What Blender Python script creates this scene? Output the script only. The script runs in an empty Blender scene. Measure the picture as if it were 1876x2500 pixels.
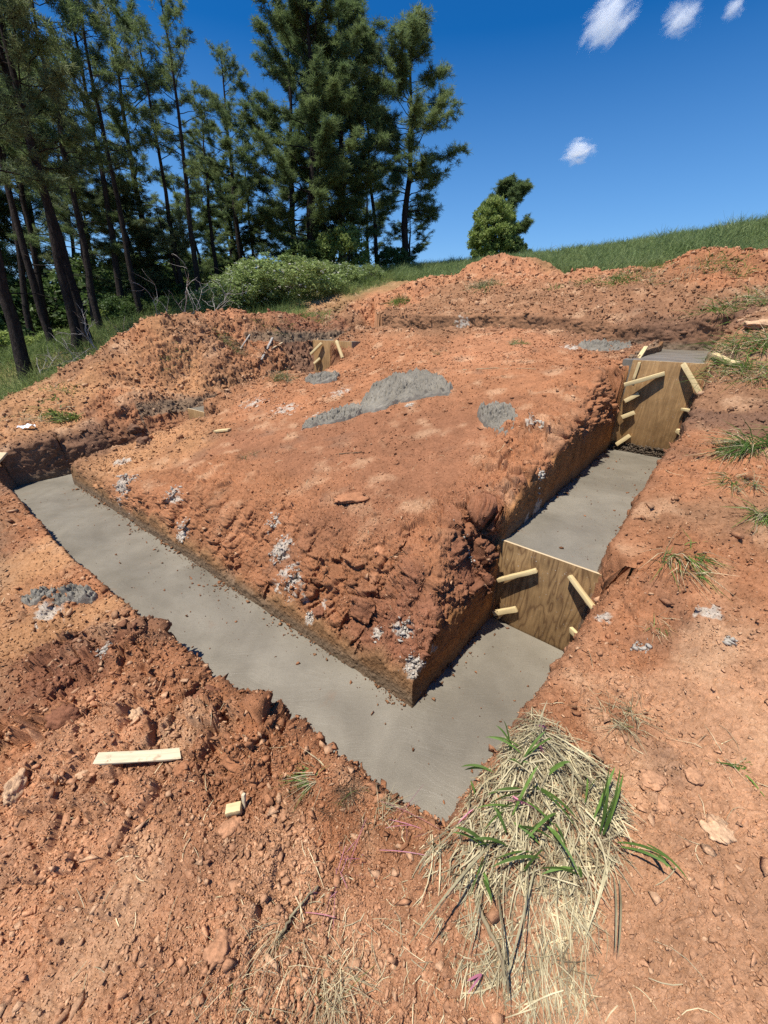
import bpy, math, random, mathutils
import numpy as np

SEED = 7
rng = np.random.default_rng(SEED)
random.seed(SEED)
scene = bpy.context.scene
COL = scene.collection

# ------------------------------------------------------------------ camera model (a wide phone lens, photo pixels 1876x2500)
F_PX = 950.0
CAM = np.array([0.0, 0.0, 1.6])
_d = np.array([-18.0, -1940.0, -F_PX]); _d /= np.linalg.norm(_d)
_up = -_d
_Y = np.array([0, 0, -1.0]); _Y = _Y - _up * (_Y @ _up); _Y /= np.linalg.norm(_Y)
_X = np.cross(_Y, _up)
M = np.array([_X, _Y, _up])          # camera -> world


def ray(u, v):
    r = np.array([(u - 938) / F_PX, (1250 - v) / F_PX, -1.0])
    return M @ (r / np.linalg.norm(r))


def onz(u, v, z):
    r = ray(u, v)
    return CAM + r * (z - CAM[2]) / r[2]


PA, PB, PC = -0.314, 0.204, 0.156    # the natural hillside


def onplane(u, v, dz=0.0):
    r = ray(u, v)
    t = (PA + dz - CAM[2]) / (r[2] - PB * r[0] - PC * r[1])
    return CAM + r * t


def at(u, v, D):
    r = ray(u, v)
    return CAM + r * D / math.hypot(r[0], r[1])


def onvert(u, v, P, n):
    """pixel ray hits the vertical plane through P with horizontal normal n"""
    r = ray(u, v)
    t = ((P[0] - CAM[0]) * n[0] + (P[1] - CAM[1]) * n[1]) / (r[0] * n[0] + r[1] * n[1])
    return CAM + r * t


# ------------------------------------------------------------------ numpy noise
def _hash(ix, iy, iz, seed):
    h = (ix.astype(np.uint32) * np.uint32(374761393)) ^ (iy.astype(np.uint32) * np.uint32(668265263)) ^ \
        (iz.astype(np.uint32) * np.uint32(2147483647 - 58)) ^ np.uint32((seed * 2654435761 + 12345) & 0xffffffff)
    h = (h ^ (h >> np.uint32(13))) * np.uint32(1274126177)
    h = (h ^ (h >> np.uint32(16))) * np.uint32(2246822519)
    return h ^ (h >> np.uint32(15))


def perlin(P, seed=0):
    P = np.asarray(P, np.float32)
    i = np.floor(P).astype(np.int32)
    f = P - i
    w = f * f * f * (f * (f * 6 - 15) + 10)
    out = np.zeros(len(P), np.float32)
    for dx in (0, 1):
        wx = w[:, 0] if dx else 1 - w[:, 0]
        for dy in (0, 1):
            wy = w[:, 1] if dy else 1 - w[:, 1]
            for dz in (0, 1):
                wz = w[:, 2] if dz else 1 - w[:, 2]
                h = _hash(i[:, 0] + dx, i[:, 1] + dy, i[:, 2] + dz, seed)
                gx = ((h & np.uint32(1023)).astype(np.float32) / 511.5 - 1)
                gy = (((h >> np.uint32(10)) & np.uint32(1023)).astype(np.float32) / 511.5 - 1)
                gz = (((h >> np.uint32(20)) & np.uint32(1023)).astype(np.float32) / 511.5 - 1)
                out += wx * wy * wz * (gx * (f[:, 0] - dx) + gy * (f[:, 1] - dy) + gz * (f[:, 2] - dz))
    return out * 1.3


def fbm(P, octaves=3, seed=0, gain=0.5):
    a, s, out = 1.0, 1.0, 0
    for o in range(octaves):
        out = out + a * perlin(P * s + 17.3 * o, seed + o)
        a *= gain; s *= 2.03
    return out


def clods(P, seed=0, rmin=0.35, rmax=0.75):
    """domes of random size in each cell: crumbly earth; returns 0..1"""
    P = np.asarray(P, np.float32)
    i = np.floor(P).astype(np.int32)
    best = np.zeros(len(P), np.float32)
    for dx in (-1, 0, 1):
        for dy in (-1, 0, 1):
            for dz in (-1, 0, 1):
                cx, cy, cz = i[:, 0] + dx, i[:, 1] + dy, i[:, 2] + dz
                h = _hash(cx, cy, cz, seed)
                jx = (h & np.uint32(255)).astype(np.float32) / 255
                jy = ((h >> np.uint32(8)) & np.uint32(255)).astype(np.float32) / 255
                jz = ((h >> np.uint32(16)) & np.uint32(255)).astype(np.float32) / 255
                R = rmin + (rmax - rmin) * (h >> np.uint32(24)).astype(np.float32) / 255
                d2 = (P[:, 0] - cx - jx) ** 2 + (P[:, 1] - cy - jy) ** 2 + (P[:, 2] - cz - jz) ** 2
                best = np.maximum(best, np.sqrt(np.maximum(R * R - d2, 0)))
    return best


def facets(P, seed=0, edge=.22, sparse=0.0, tilt=.5):
    """angular crumbs: each cell is a tilted flat-topped flake with a groove round it; about 0..1"""
    P = np.asarray(P, np.float32)
    i = np.floor(P).astype(np.int32)
    f1 = np.full(len(P), 9., np.float32); f2 = f1.copy(); hid = np.zeros(len(P), np.uint32); dv = np.zeros((len(P), 3), np.float32)
    for dx in (-1, 0, 1):
        for dy in (-1, 0, 1):
            for dz in (-1, 0, 1):
                cx, cy, cz = i[:, 0] + dx, i[:, 1] + dy, i[:, 2] + dz
                h = _hash(cx, cy, cz, seed)
                ax = P[:, 0] - cx - (h & np.uint32(255)).astype(np.float32) / 255
                ay = P[:, 1] - cy - ((h >> np.uint32(8)) & np.uint32(255)).astype(np.float32) / 255
                az = P[:, 2] - cz - ((h >> np.uint32(16)) & np.uint32(255)).astype(np.float32) / 255
                d2 = ax * ax + ay * ay + az * az
                c = d2 < f1
                f2 = np.where(c, f1, np.minimum(f2, d2))
                f1 = np.where(c, d2, f1); hid = np.where(c, h, hid)
                dv[c, 0] = ax[c]; dv[c, 1] = ay[c]; dv[c, 2] = az[c]
    h2 = hid * np.uint32(2654435769); h2 ^= h2 >> np.uint32(15)
    r0 = (h2 & np.uint32(1023)).astype(np.float32) / 1023
    tx = ((h2 >> np.uint32(10)) & np.uint32(255)).astype(np.float32) / 127.5 - 1
    ty = ((h2 >> np.uint32(18)) & np.uint32(255)).astype(np.float32) / 127.5 - 1
    tz = ((h2 >> np.uint32(24)) & np.uint32(255)).astype(np.float32) / 127.5 - 1
    h = r0 + tilt * (tx * dv[:, 0] + ty * dv[:, 1] + tz * dv[:, 2])
    if sparse: h = np.maximum(h - sparse, 0) / (1 - sparse)
    return h * sstep(0, edge, np.sqrt(f2) - np.sqrt(f1))


def sstep(a, b, x):
    t = np.clip((x - a) / (b - a), 0, 1)
    return t * t * (3 - 2 * t)


def smin(a, b, k):
    h = np.clip(0.5 + 0.5 * (b - a) / k, 0, 1)
    return b * (1 - h) + a * h - k * h * (1 - h)


# ------------------------------------------------------------------ the foundation trench, in world metres
Z0, Z1, Z2 = -0.70, 0.054, 1.19                      # the three concrete levels
P0 = np.array([0.195, 1.757])
P1 = onz(184, 1181, Z0)[:2]
EV = np.array([0.639, 0.769]); EV /= np.linalg.norm(EV)      # up the hill along the right trench
FV = (P1 - P0) / np.linalg.norm(P1 - P0)                      # along the front trench
NR = np.array([EV[1], -EV[0]])
NF = np.array([-FV[1], FV[0]])
if NF[1] > 0: NF = -NF
S_B1, S_B2 = 1.17, 4.55
T_B3, T_B4 = 2.1, 5.36
inner = [P0, P0 + 7.0 * EV, P1 + 6.6 * EV, P1]                # counter-clockwise
outer = [np.array([0.255, 0.93]), P0 + 0.69 * NR + 1.1 * EV, P0 + 0.80 * NR + 7.68 * EV, np.array([-0.2, 11.9]),
         np.array([-5.16, 6.02]), np.array([-5.62, 5.50]), np.array([-5.50, 5.20]), P0 + 0.82 * NF + 3.2 * FV,
         P0 + 0.77 * NF + 0.9 * FV]


def edges(poly):
    out = []
    for i in range(len(poly)):
        a, b = poly[i], poly[(i + 1) % len(poly)]
        t = (b - a) / np.linalg.norm(b - a)
        out.append((a, b, t, np.array([-t[1], t[0]])))        # inward normal (ccw)
    return out


IN_E, OUT_E = edges(inner), edges(outer)


def lev_right(x, y):
    s = (x - P0[0]) * EV[0] + (y - P0[1]) * EV[1]
    return Z0 + (Z1 - Z0) * sstep(S_B1 - .06, S_B1 + .06, s) + (Z2 - Z1) * sstep(S_B2 - .06, S_B2 + .06, s)


def lev_left(x, y):
    s = (x + 5.16) * EV[0] + (y - 6.02) * EV[1]
    return Z0 + (Z1 - Z0) * sstep(T_B3 - .06, T_B3 + .06, s) + (Z2 - Z1) * sstep(T_B4 - .06, T_B4 + .06, s)


def lev(kind, x, y):
    if kind == 'right': return lev_right(x, y)
    if kind == 'left': return lev_left(x, y)
    return np.full_like(x, Z0 if kind == 'front' else Z2)


#            level kind, wall steepness, height of the clean cut, slope above it
IN_P = [('right', 22, .36, 1.7), ('back', 12, .15, .9), ('left', 12, .15, .9), ('front', 22, .15, 1.05)]
OUT_P = [('right', 6, .42, 2.2), ('right', 7, .9, 1.6), ('back', 8, .6, 1.2), ('left', 5, .45, 1.0), ('front', 4, .3, 1.0), ('front', 4, .2, 1.0),
         ('front', 8, .3, 1.6), ('front', 8, .3, 1.8), ('front', 8, .3, 1.8)]

# ------------------------------------------------------------------ hillside relief from control points
ctrl = []


def cw(x, y, z): ctrl.append((x, y, z - (PA + PB * x + PC * y)))


def cp(u, v, dz=0.0):
    p = onplane(u, v, dz); ctrl.append((p[0], p[1], dz))


def cd(u, v, D, lift=0.0):
    p = at(u, v, D); cw(p[0], p[1], p[2] + lift)


for q in [(100, 2450), (600, 2450), (1250, 2450), (1800, 2450), (1700, 2100), (300, 2100), (700, 2150), (60, 1900), (450, 1800), (120, 1500), (700, 1000), (1000, 1300),
          (900, 1000), (1200, 1050), (500, 1150), (350, 1090), (1400, 950), (1820, 1150), (1800, 1350), (1820, 950), (1750, 800)]:
    cp(*q)
cp(1800, 1700, -.03); cp(500, 1660, -.07); cp(300, 1470, -.05); cp(760, 1850, -.06); cp(1500, 1480, -.14); cp(1440, 1650, -.08); cp(1650, 1500, -.08); cp(300, 1700, .03); cp(640, 1000, .02)
cp(1300, 810, -.03); cp(1000, 900, 0.03); cp(1560, 700, .0); cp(1250, 730, .02); cp(1000, 760, .05)
cw(-5.75, 6.1, -.02); cw(-4.75, 7.6, .32); cw(-3.6, 8.7, .70); cw(-2.4, 10.3, 1.32); cw(-.5, 12.5, 1.75); cw(-6.2, 5.2, -.45); cw(-6.8, 5.6, -.3)
cp(880, 860, -.02)
cw(4.45, 7.1, 1.27); cw(3.9, 6.4, 1.24); cw(3.5, 7.3, 1.28)
for q in [(790, 903, 9.1), (745, 915, 8.6)]:
    cd(*q)
# spoil heaps, left
for q in [(0, 978, 9.6), (130, 922, 10.3), (250, 872, 11), (330, 826, 11), (400, 797, 11), (480, 790, 11.4), (560, 762, 12.2), (640, 768, 12.6), (705, 770, 12.6), (765, 800, 12.4)]:
    cd(*q, lift=-.14)
for q in [(120, 1040, 8.6), (330, 940, 9.6), (450, 900, 10.0), (620, 880, 10.8), (500, 950, 9.4), (250, 1010, 8.8)]:
    cd(*q)
# behind the left heaps: grass and forest floor
for q in [(0, 985, 12.5), (130, 935, 12.6), (330, 850, 13.2), (480, 815, 13.8), (620, 785, 14.8)]:
    cd(q[0], q[1], q[2])
for q in [(60, 884, 14.5), (221, 840, 16.5), (400, 775, 17.5), (560, 735, 18), (720, 748, 15.5), (820, 705, 17.5), (900, 690, 19), (589, 690, 24), (985, 660, 28)]:
    cd(*q)
for az, D, z in [(-60, 14, -.6), (-60, 25, -1.5), (-48, 25, -.8), (-40, 28, 0), (-30, 32, 1.0), (-20, 36, 2.2), (-45, 50, -3), (-20, 55, 1), (-5, 50, 3), (0, 40, 4.8)]:
    cw(D * math.sin(math.radians(az)), D * math.cos(math.radians(az)), z)
# far heaps, right
for q in [(1690, 630, 12.6), (1850, 625, 12.6), (1430, 658, 14), (1540, 655, 13.6), (1310, 648, 16), (1220, 648, 16), (1160, 655, 15.8), (1040, 680, 15), (920, 735, 13.6)]:
    cd(*q, lift=-.34)
for q in [(1380, 690, 13.6), (1600, 672, 12.2), (1110, 705, 13.8), (1750, 690, 11)]:
    cd(*q)
for q in [(1876, 600, 15.5), (1760, 585, 17), (1600, 625, 16.5), (1480, 645, 17), (1370, 650, 18.5), (1230, 655, 19), (1080, 668, 20),
          (1876, 522, 24), (1740, 548, 26), (1600, 577, 28), (1400, 614, 32), (1250, 642, 35), (1060, 660, 38)]:
    cd(*q, lift=-.45 if q[2] > 22 else -.25)
for (u, v, D) in [(1876, 522, 24), (1600, 577, 28), (1400, 614, 32), (1250, 642, 35), (1060, 660, 38)]:
    p = at(u, v, D)
    cw(p[0] * 1.5, p[1] * 1.5, p[2] - .4)
for az, D, z in [(55, 20, 5), (55, 35, 6.5), (80, 8, 1.4), (80, 25, 4.5), (-85, 6, -1.3), (-85, 25, -3), (75, 2, .1), (-75, 2.2, -.75)]:
    cw(D * math.sin(math.radians(az)), D * math.cos(math.radians(az)), z)
ctrl = np.array(ctrl)


def logpol(x, y):
    r = np.clip(np.hypot(x, y), .25, 70)
    return np.log(r), np.clip(np.arctan2(x, y), -1.75, 1.75)


_cl, _ct = logpol(ctrl[:, 0], ctrl[:, 1])
_RB = .10


def _phi(a, b, c, d):
    return np.sqrt((a - c) ** 2 + (b - d) ** 2 + _RB * _RB)


_A = _phi(_cl[:, None], _ct[:, None], _cl[None], _ct[None]) - 1e-3 * np.eye(len(ctrl))
_W = np.linalg.solve(_A, ctrl[:, 2])

BUMPS = []                                             # (x, y, radius, height): local swellings


def bump_px(u, v, rad, h):
    p = onplane(u, v); BUMPS.append((p[0], p[1], rad, h))


bump_px(1260, 1960, .22, .10); bump_px(1180, 2110, .16, .06); bump_px(1290, 1850, .14, .05)
bump_px(640, 1760, .10, .05); bump_px(450, 1620, .14, .07); bump_px(330, 1560, .12, .05); bump_px(120, 1700, .12, .06); bump_px(60, 1800, .14, -.05)
bump_px(250, 1740, .10, -.06); bump_px(820, 1900, .09, .05); bump_px(300, 1480, .15, .05)
bump_px(1240, 1180, .25, .04); bump_px(1050, 1420, .16, .05); bump_px(900, 1350, .15, .05)


for (u, v, D, rad, h) in [(1040, 700, 15, .8, .28), (970, 712, 14.6, .6, .22), (1175, 680, 15.6, .8, .42), (1245, 672, 15.8, .9, .40), (1315, 675, 15.8, .6, .34), (1430, 675, 13.8, .6, .26), (1530, 672, 13.5, .7, .26),
                          (1690, 650, 12.4, .7, .28), (1790, 648, 12.4, .8, .30), (1876, 650, 12, .6, .22), (300, 850, 11, .6, .22), (400, 815, 11, .7, .3), (480, 805, 11.2, .5, .2), (570, 785, 12, .6, .25), (690, 785, 12.4, .5, .22), (200, 900, 10.6, .6, .2), (520, 880, 10.6, .5, .2), (400, 900, 10.2, .5, .2), (250, 960, 9.8, .5, .2), (440, 830, 11, .35, -.26), (345, 870, 10.8, .3, -.16), (560, 800, 12, .3, -.18), (180, 930, 10.2, .35, -.18), (470, 900, 10.2, .35, -.15), (330, 960, 9.6, .3, -.12), (150, 1000, 9.2, .35, .12), (100, 960, 9.6, .3, .1)]:
    p = at(u, v, D); BUMPS.append((p[0], p[1], rad, h))


def Gz(x, y):
    x = np.asarray(x, float); y = np.asarray(y, float)
    out = np.empty(x.shape)
    xf, yf, of = x.ravel(), y.ravel(), out.ravel()
    for i in range(0, len(xf), 200000):
        xs, ys = xf[i:i + 200000], yf[i:i + 200000]
        l, t = logpol(xs, ys)
        z = np.zeros(len(xs))
        for k in range(len(ctrl)):
            z += _W[k] * _phi(l, t, _cl[k], _ct[k])
        r = np.hypot(xs, ys)
        sc = np.minimum(1, 70 / np.maximum(r, 1e-6))
        z += PA + PB * xs * sc + PC * ys * sc - np.maximum(r - 70, 0) * .04
        of[i:i + 200000] = z
    for bx, by, br, bh in BUMPS:
        out += bh * np.exp(-((x - bx) ** 2 + (y - by) ** 2) / (br * br))
    return out


def z_cut(p1, p2, kw, kk):
    # height gained above the place where the clean cut ends
    dd = (p1 - p2) / (kw - kk)
    return np.where(dd > 0, dd * np.maximum(kk, 1.0), dd * kw)


def terrain(x, y, want=False):
    """height of the worked ground with its trench; with want, also the clean-cut mask and distances to both trench walls"""
    x = np.asarray(x, float); y = np.asarray(y, float)
    g = Gz(x, y)
    prof_in = np.full(x.shape, 1e9); cut_in = np.zeros(x.shape); d_in = np.full(x.shape, 1e9)
    for (a, b, t, n), (kind, kw, cut, k) in zip(IN_E, IN_P):
        d = (x - a[0]) * n[0] + (y - a[1]) * n[1]
        s = (x - a[0]) * t[0] + (y - a[1]) * t[1]
        L = lev(kind, x, y)
        if kind == 'front':
            kk = k + .5 * sstep(2.2, 3.6, np.linalg.norm(b - a) - s) * 0 + 1.6 * sstep(3.2, 4.6, np.linalg.norm(b - a) - s)
        elif kind == 'right':
            kk = k + .9 * sstep(1.6, 3.2, s)
        else:
            kk = k
        wob = .045 * np.sin(s * 2.3 + 1) + .04 * np.sin(s * 5.1 + 1) + .03 * np.sin(s * 11.7) + .025 * np.sin(s * 23.1 + 2) + .015 * np.sin(s * 41)
        p1 = L + kw * d; p2 = L + cut + wob + kk * d
        p = np.minimum(p1, p2)
        c = 1 - sstep(-.02, .09, z_cut(p1, p2, kw, kk))
        cut_in = np.where(p < prof_in, c, cut_in)
        prof_in = np.minimum(prof_in, p); d_in = np.minimum(d_in, d)
    d_out = np.full(x.shape, -1e9); prof_out = np.full(x.shape, -1e9)
    for (a, b, t, n), (kind, kw, cut, k) in zip(OUT_E, OUT_P):
        d = -((x - a[0]) * n[0] + (y - a[1]) * n[1])
        L = lev(kind, x, y)
        p = np.minimum(L + kw * d, L + cut + k * d)
        prof_out = np.where(d > d_out, p, prof_out); d_out = np.maximum(d_out, d)
    zi = smin(g, prof_in, .09); zo = smin(g, prof_out, .08)
    z = np.maximum(zi, zo)
    if want:
        return z, g, cut_in * (zi >= zo), d_in, d_out
    return z


# ------------------------------------------------------------------ soil fields: roughness and colour by place
CLAY = (0.318, 0.14, 0.067); MOUND = (0.262, 0.117, 0.06); RIGHT = (0.45, 0.24, 0.131); LEFTF = (0.408, 0.205, 0.109); OCHRE = (0.4, 0.205, 0.096); TOPSOIL = (0.17, 0.092, 0.056)
FAR = (0.262, 0.135, 0.071); FARHEAP = (0.37, 0.168, 0.084); PALE = (0.54, 0.34, 0.2); DKRED = (0.215, 0.092, 0.05); GREENB = (0.16, 0.15, 0.06)
FIELD = [  # u, v, D or None, colour, roughness
    (100, 2450, 0, LEFTF, .55), (500, 2350, 0, LEFTF, .6), (700, 2100, 0, RIGHT, .7), (300, 2150, 0, LEFTF, .65), (120, 2050, 0, LEFTF, 1.1), (60, 1800, 0, CLAY, 1.5),
    (300, 1900, 0, LEFTF, .95), (500, 1750, 0, CLAY, 1.5), (350, 1620, 0, CLAY, 1.4), (150, 1650, 0, DKRED, 1.2), (640, 1800, 0, CLAY, 1.4), (200, 1780, 0, LEFTF, 1.4), (200, 1480, 0, OCHRE, .7), (100, 1370, 0, OCHRE, .5),
    (60, 1300, 0, CLAY, .9), (240, 1400, 0, CLAY, 1.0), (760, 1850, 0, CLAY, .9), (850, 2000, 0, CLAY, .6), (900, 2300, 0, LEFTF, .4), (1600, 2400, 0, RIGHT, .34),
    (1700, 2100, 0, RIGHT, .42), (1550, 1950, 0, RIGHT, .55), (1750, 1850, 0, RIGHT, .5), (1600, 1700, 0, RIGHT, .7), (1780, 1600, 0, RIGHT, .55), (1450, 1780, 0, CLAY, .6),
    (1560, 1480, 0, CLAY, .8), (1700, 1400, 0, CLAY, .7), (1820, 1250, 0, FAR, .5), (1720, 1150, 0, CLAY, .7), (1800, 1000, 0, TOPSOIL, .7), (1780, 940, 0, FAR, .8),
    (1000, 1150, 0, MOUND, .3), (800, 1080, 0, MOUND, .3), (1100, 1050, 0, MOUND, .3), (600, 1080, 0, MOUND, .35), (1300, 900, 0, CLAY, .35), (900, 1250, 0, MOUND, .7),
    (1100, 1350, 0, CLAY, 1.0), (1000, 1450, 0, DKRED, 1.3), (800, 1350, 0, CLAY, 1.1), (600, 1230, 0, CLAY, .9), (450, 1180, 0, CLAY, .9), (350, 1100, 0, OCHRE, .7), (1050, 1550, 0, DKRED, 1.2), (1200, 1300, 0, DKRED, 1.4), (1350, 1120, 0, CLAY, 1.4), (1450, 1010, 0, CLAY, 1.2), (1500, 920, 0, CLAY, 1.0),
    (900, 880, 0, CLAY, .5), (1200, 850, 0, FARHEAP, .4), (650, 1000, 0, CLAY, .4), (1100, 800, 0, FAR, .5), (800, 960, 0, CLAY, .4),
    (60, 1110, 7.8, TOPSOIL, .6), (250, 1060, 8.0, TOPSOIL, .6), (370, 1010, 8.6, CLAY, .9), (470, 960, 9.4, CLAY, .9), (420, 985, 9, FAR, .9), (120, 1040, 8.6, OCHRE, .7), (250, 930, 10.4, FAR, .9), (390, 880, 10.6, CLAY, .9), (300, 1000, 9.2, CLAY, .9), (500, 870, 10.8, FAR, 1.0), (330, 940, 9.6, OCHRE, .7), (450, 900, 10, OCHRE, .7), (620, 880, 10.8, CLAY, 1.0),
    (150, 960, 9.6, OCHRE, .55), (420, 830, 10.6, OCHRE, .75), (560, 790, 12, FARHEAP, 1.0), (700, 790, 12.4, DKRED, .9), (620, 830, 11.4, FAR, .9), (750, 860, 11.5, TOPSOIL, .9),
    (900, 800, 12.4, FAR, 1.0), (1000, 730, 14, FARHEAP, .9), (880, 738, 14.6, FARHEAP, .9), (950, 720, 15, FARHEAP, .9), (820, 755, 14, FAR, .8), (1200, 680, 15.6, FARHEAP, .9), (1300, 670, 15, FARHEAP, .9), (1100, 750, 13, FAR, .8), (1250, 740, 12, FAR, .8), (1400, 720, 12, FAR, .8),
    (1430, 668, 13.8, FARHEAP, .9), (1550, 665, 13.4, FARHEAP, .9), (1720, 650, 12, CLAY, .8), (1840, 650, 12, CLAY, .8), (1600, 720, 11, FAR, .8), (1750, 760, 9.6, FAR, .8), (1650, 810, 9.2, TOPSOIL, .8), (1750, 830, 8.6, TOPSOIL, .8),
    (1850, 800, 8, FAR, .7),
    (1876, 590, 16, GREENB, .5), (1600, 620, 17, GREENB, .5), (1480, 648, 17.3, GREENB, .5), (1370, 650, 18.5, GREENB, .5), (1230, 655, 19, GREENB, .5), (1080, 668, 20, GREENB, .5), (1740, 548, 26, GREENB, .5), (1250, 642, 35, GREENB, .5), (1060, 660, 38, GREENB, .5),
    (820, 705, 17.5, GREENB, .5), (720, 748, 15.5, GREENB, .5), (480, 815, 13.8, GREENB, .5), (330, 850, 13.2, GREENB, .5), (130, 935, 12.6, GREENB, .5), (0, 985, 12.5, GREENB, .5), (221, 840, 16.5, (.08, .06, .03), .5), (500, 735, 18, (.08, .06, .03), .5), (600, 690, 24, (.08, .06, .03), .5)]
_f = []
for u, v, D, c, ro in FIELD:
    p = at(u, v, D) if D else onplane(u, v)
    _f.append((p[0], p[1]) + tuple(c) + (ro,))
_f = np.array(_f)
_fl, _ft = logpol(_f[:, 0], _f[:, 1])


def soil_fields(x, y):
    l, t = logpol(x, y)
    # wander the borders between soils
    q = np.stack([l * 6, t * 6, np.zeros_like(l)], 1)
    l = l + .10 * perlin(q, 91) + .05 * perlin(q * 2.7, 92); t = t + .10 * perlin(q + 31, 93) + .05 * perlin(q * 2.7 + 31, 94)
    ws = np.zeros(len(l)); acc = np.zeros((len(l), 4))
    for k in range(len(_f)):
        w = 1 / ((l - _fl[k]) ** 2 + (t - _ft[k]) ** 2 + .0012) ** 2
        ws += w; acc += w[:, None] * _f[k, 2:]
    acc /= ws[:, None]
    return acc[:, :3], acc[:, 3]


# concrete splashes: (u, v, D, radius m) dried pale grout thrown on the earth
SPLASH = [(305, 1185, 0, .16), (300, 1130, 0, .12), (430, 1215, 0, .10), (450, 1300, 0, .11), (672, 1275, 0, .07), (690, 1345, 0, .12), (715, 1420, 0, .13), (740, 1445, 0, .08), (760, 1505, 0, .05), (795, 1470, 0, .05),
          (1118, 1342, 0, .06), (925, 1545, 0, .05), (990, 1535, 0, .07), (1012, 1630, 0, .08), (1060, 1585, 0, .04), (1310, 1240, 0, .09), (1285, 1270, 0, .05),
          (1305, 1045, 0, .13), (1340, 1040, 0, .08), (1000, 990, 0, .06), (700, 1000, 0, .25), (620, 985, 0, .22), (830, 960, 0, .2), (780, 1025, 0, .25), (260, 1590, 0, .07), (130, 1500, 0, .12),
          (1480, 1510, 0, .04), (1730, 1500, 0, .06), (1780, 1570, 0, .03), (1400, 850, 0, .16), (1130, 790, 0, .2)]


def ground_at(u, v, D=0, z=None):
    """the world point where the pixel ray meets the actual terrain"""
    r = ray(u, v); hor = math.hypot(r[0], r[1])
    ts = np.concatenate([np.linspace(.3, 6, 500), np.linspace(6, 45, 700)]) / hor
    X = CAM[0] + ts * r[0]; Yy = CAM[1] + ts * r[1]; Zz = CAM[2] + ts * r[2]
    T = terrain(X, Yy)
    below = np.nonzero(Zz < T)[0]
    i = below[0] if len(below) else len(ts) - 1
    if i > 0:
        a = Zz[i - 1] - T[i - 1]; b = Zz[i] - T[i]
        k = a / (a - b + 1e-9); t = ts[i - 1] + (ts[i] - ts[i - 1]) * min(max(k, 0), 1)
    else:
        t = ts[0]
    return CAM + t * r


SPL = []
for u, v, D, rad in SPLASH:
    p = ground_at(u, v)
    SPL.append((p[0], p[1], p[2], rad))
SPL = np.array(SPL)


def displacement(P, rough, r):
    """how far crumbly earth stands out from the smooth ground; P base points, metres"""
    d = np.zeros(len(P), np.float32)
    W = P + .022 * np.stack([perlin(P * 7, 61), perlin(P * 7 + 9, 62), perlin(P * 7 + 19, 63)], 1)
    d += .035 * fbm(P * 1.6, 2, 1) * rough
    d += .026 * fbm(P * 5.0, 2, 5) * rough
    far = sstep(5, 10, r)
    if (far > 0).any():
        cmf = sstep(-.35, .25, perlin(P * 1.1, 35))
        d += far * rough * (.05 * fbm(P * 1.9, 2, 21) + .055 * facets(W * 2.6, 22, .25, .2) * cmf + .036 * facets(W * 6, 23, .15, .25) * (.4 + .6 * cmf) + .030 * facets(W * 13, 24, .15, .2))
    cm = sstep(-.3, .3, perlin(P * 2.3, 33))                   # clods gather in places
    rz = np.clip(rough - .35, 0, 2)
    d += .125 * facets(W * 6.5, 2, .11, .15) * rz ** 1.3 * (.3 + .7 * cm)
    d += .042 * facets(W * 17, 3, .12, .1) * np.clip(rough - .12, 0, 2) * (.4 + .6 * cm)
    n = r < 8
    if n.any():
        fade = 1 - sstep(6, 8, r[n])
        d[n] += .013 * facets(W[n] * 42, 4, .14) * (.3 + .75 * np.clip(rough[n], 0, 1.2)) * fade
    n = r < 3.4
    if n.any():
        d[n] += .0036 * facets(P[n] * 100, 6, .25) * (1 - sstep(2.6, 3.4, r[n]))
    return d


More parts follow.
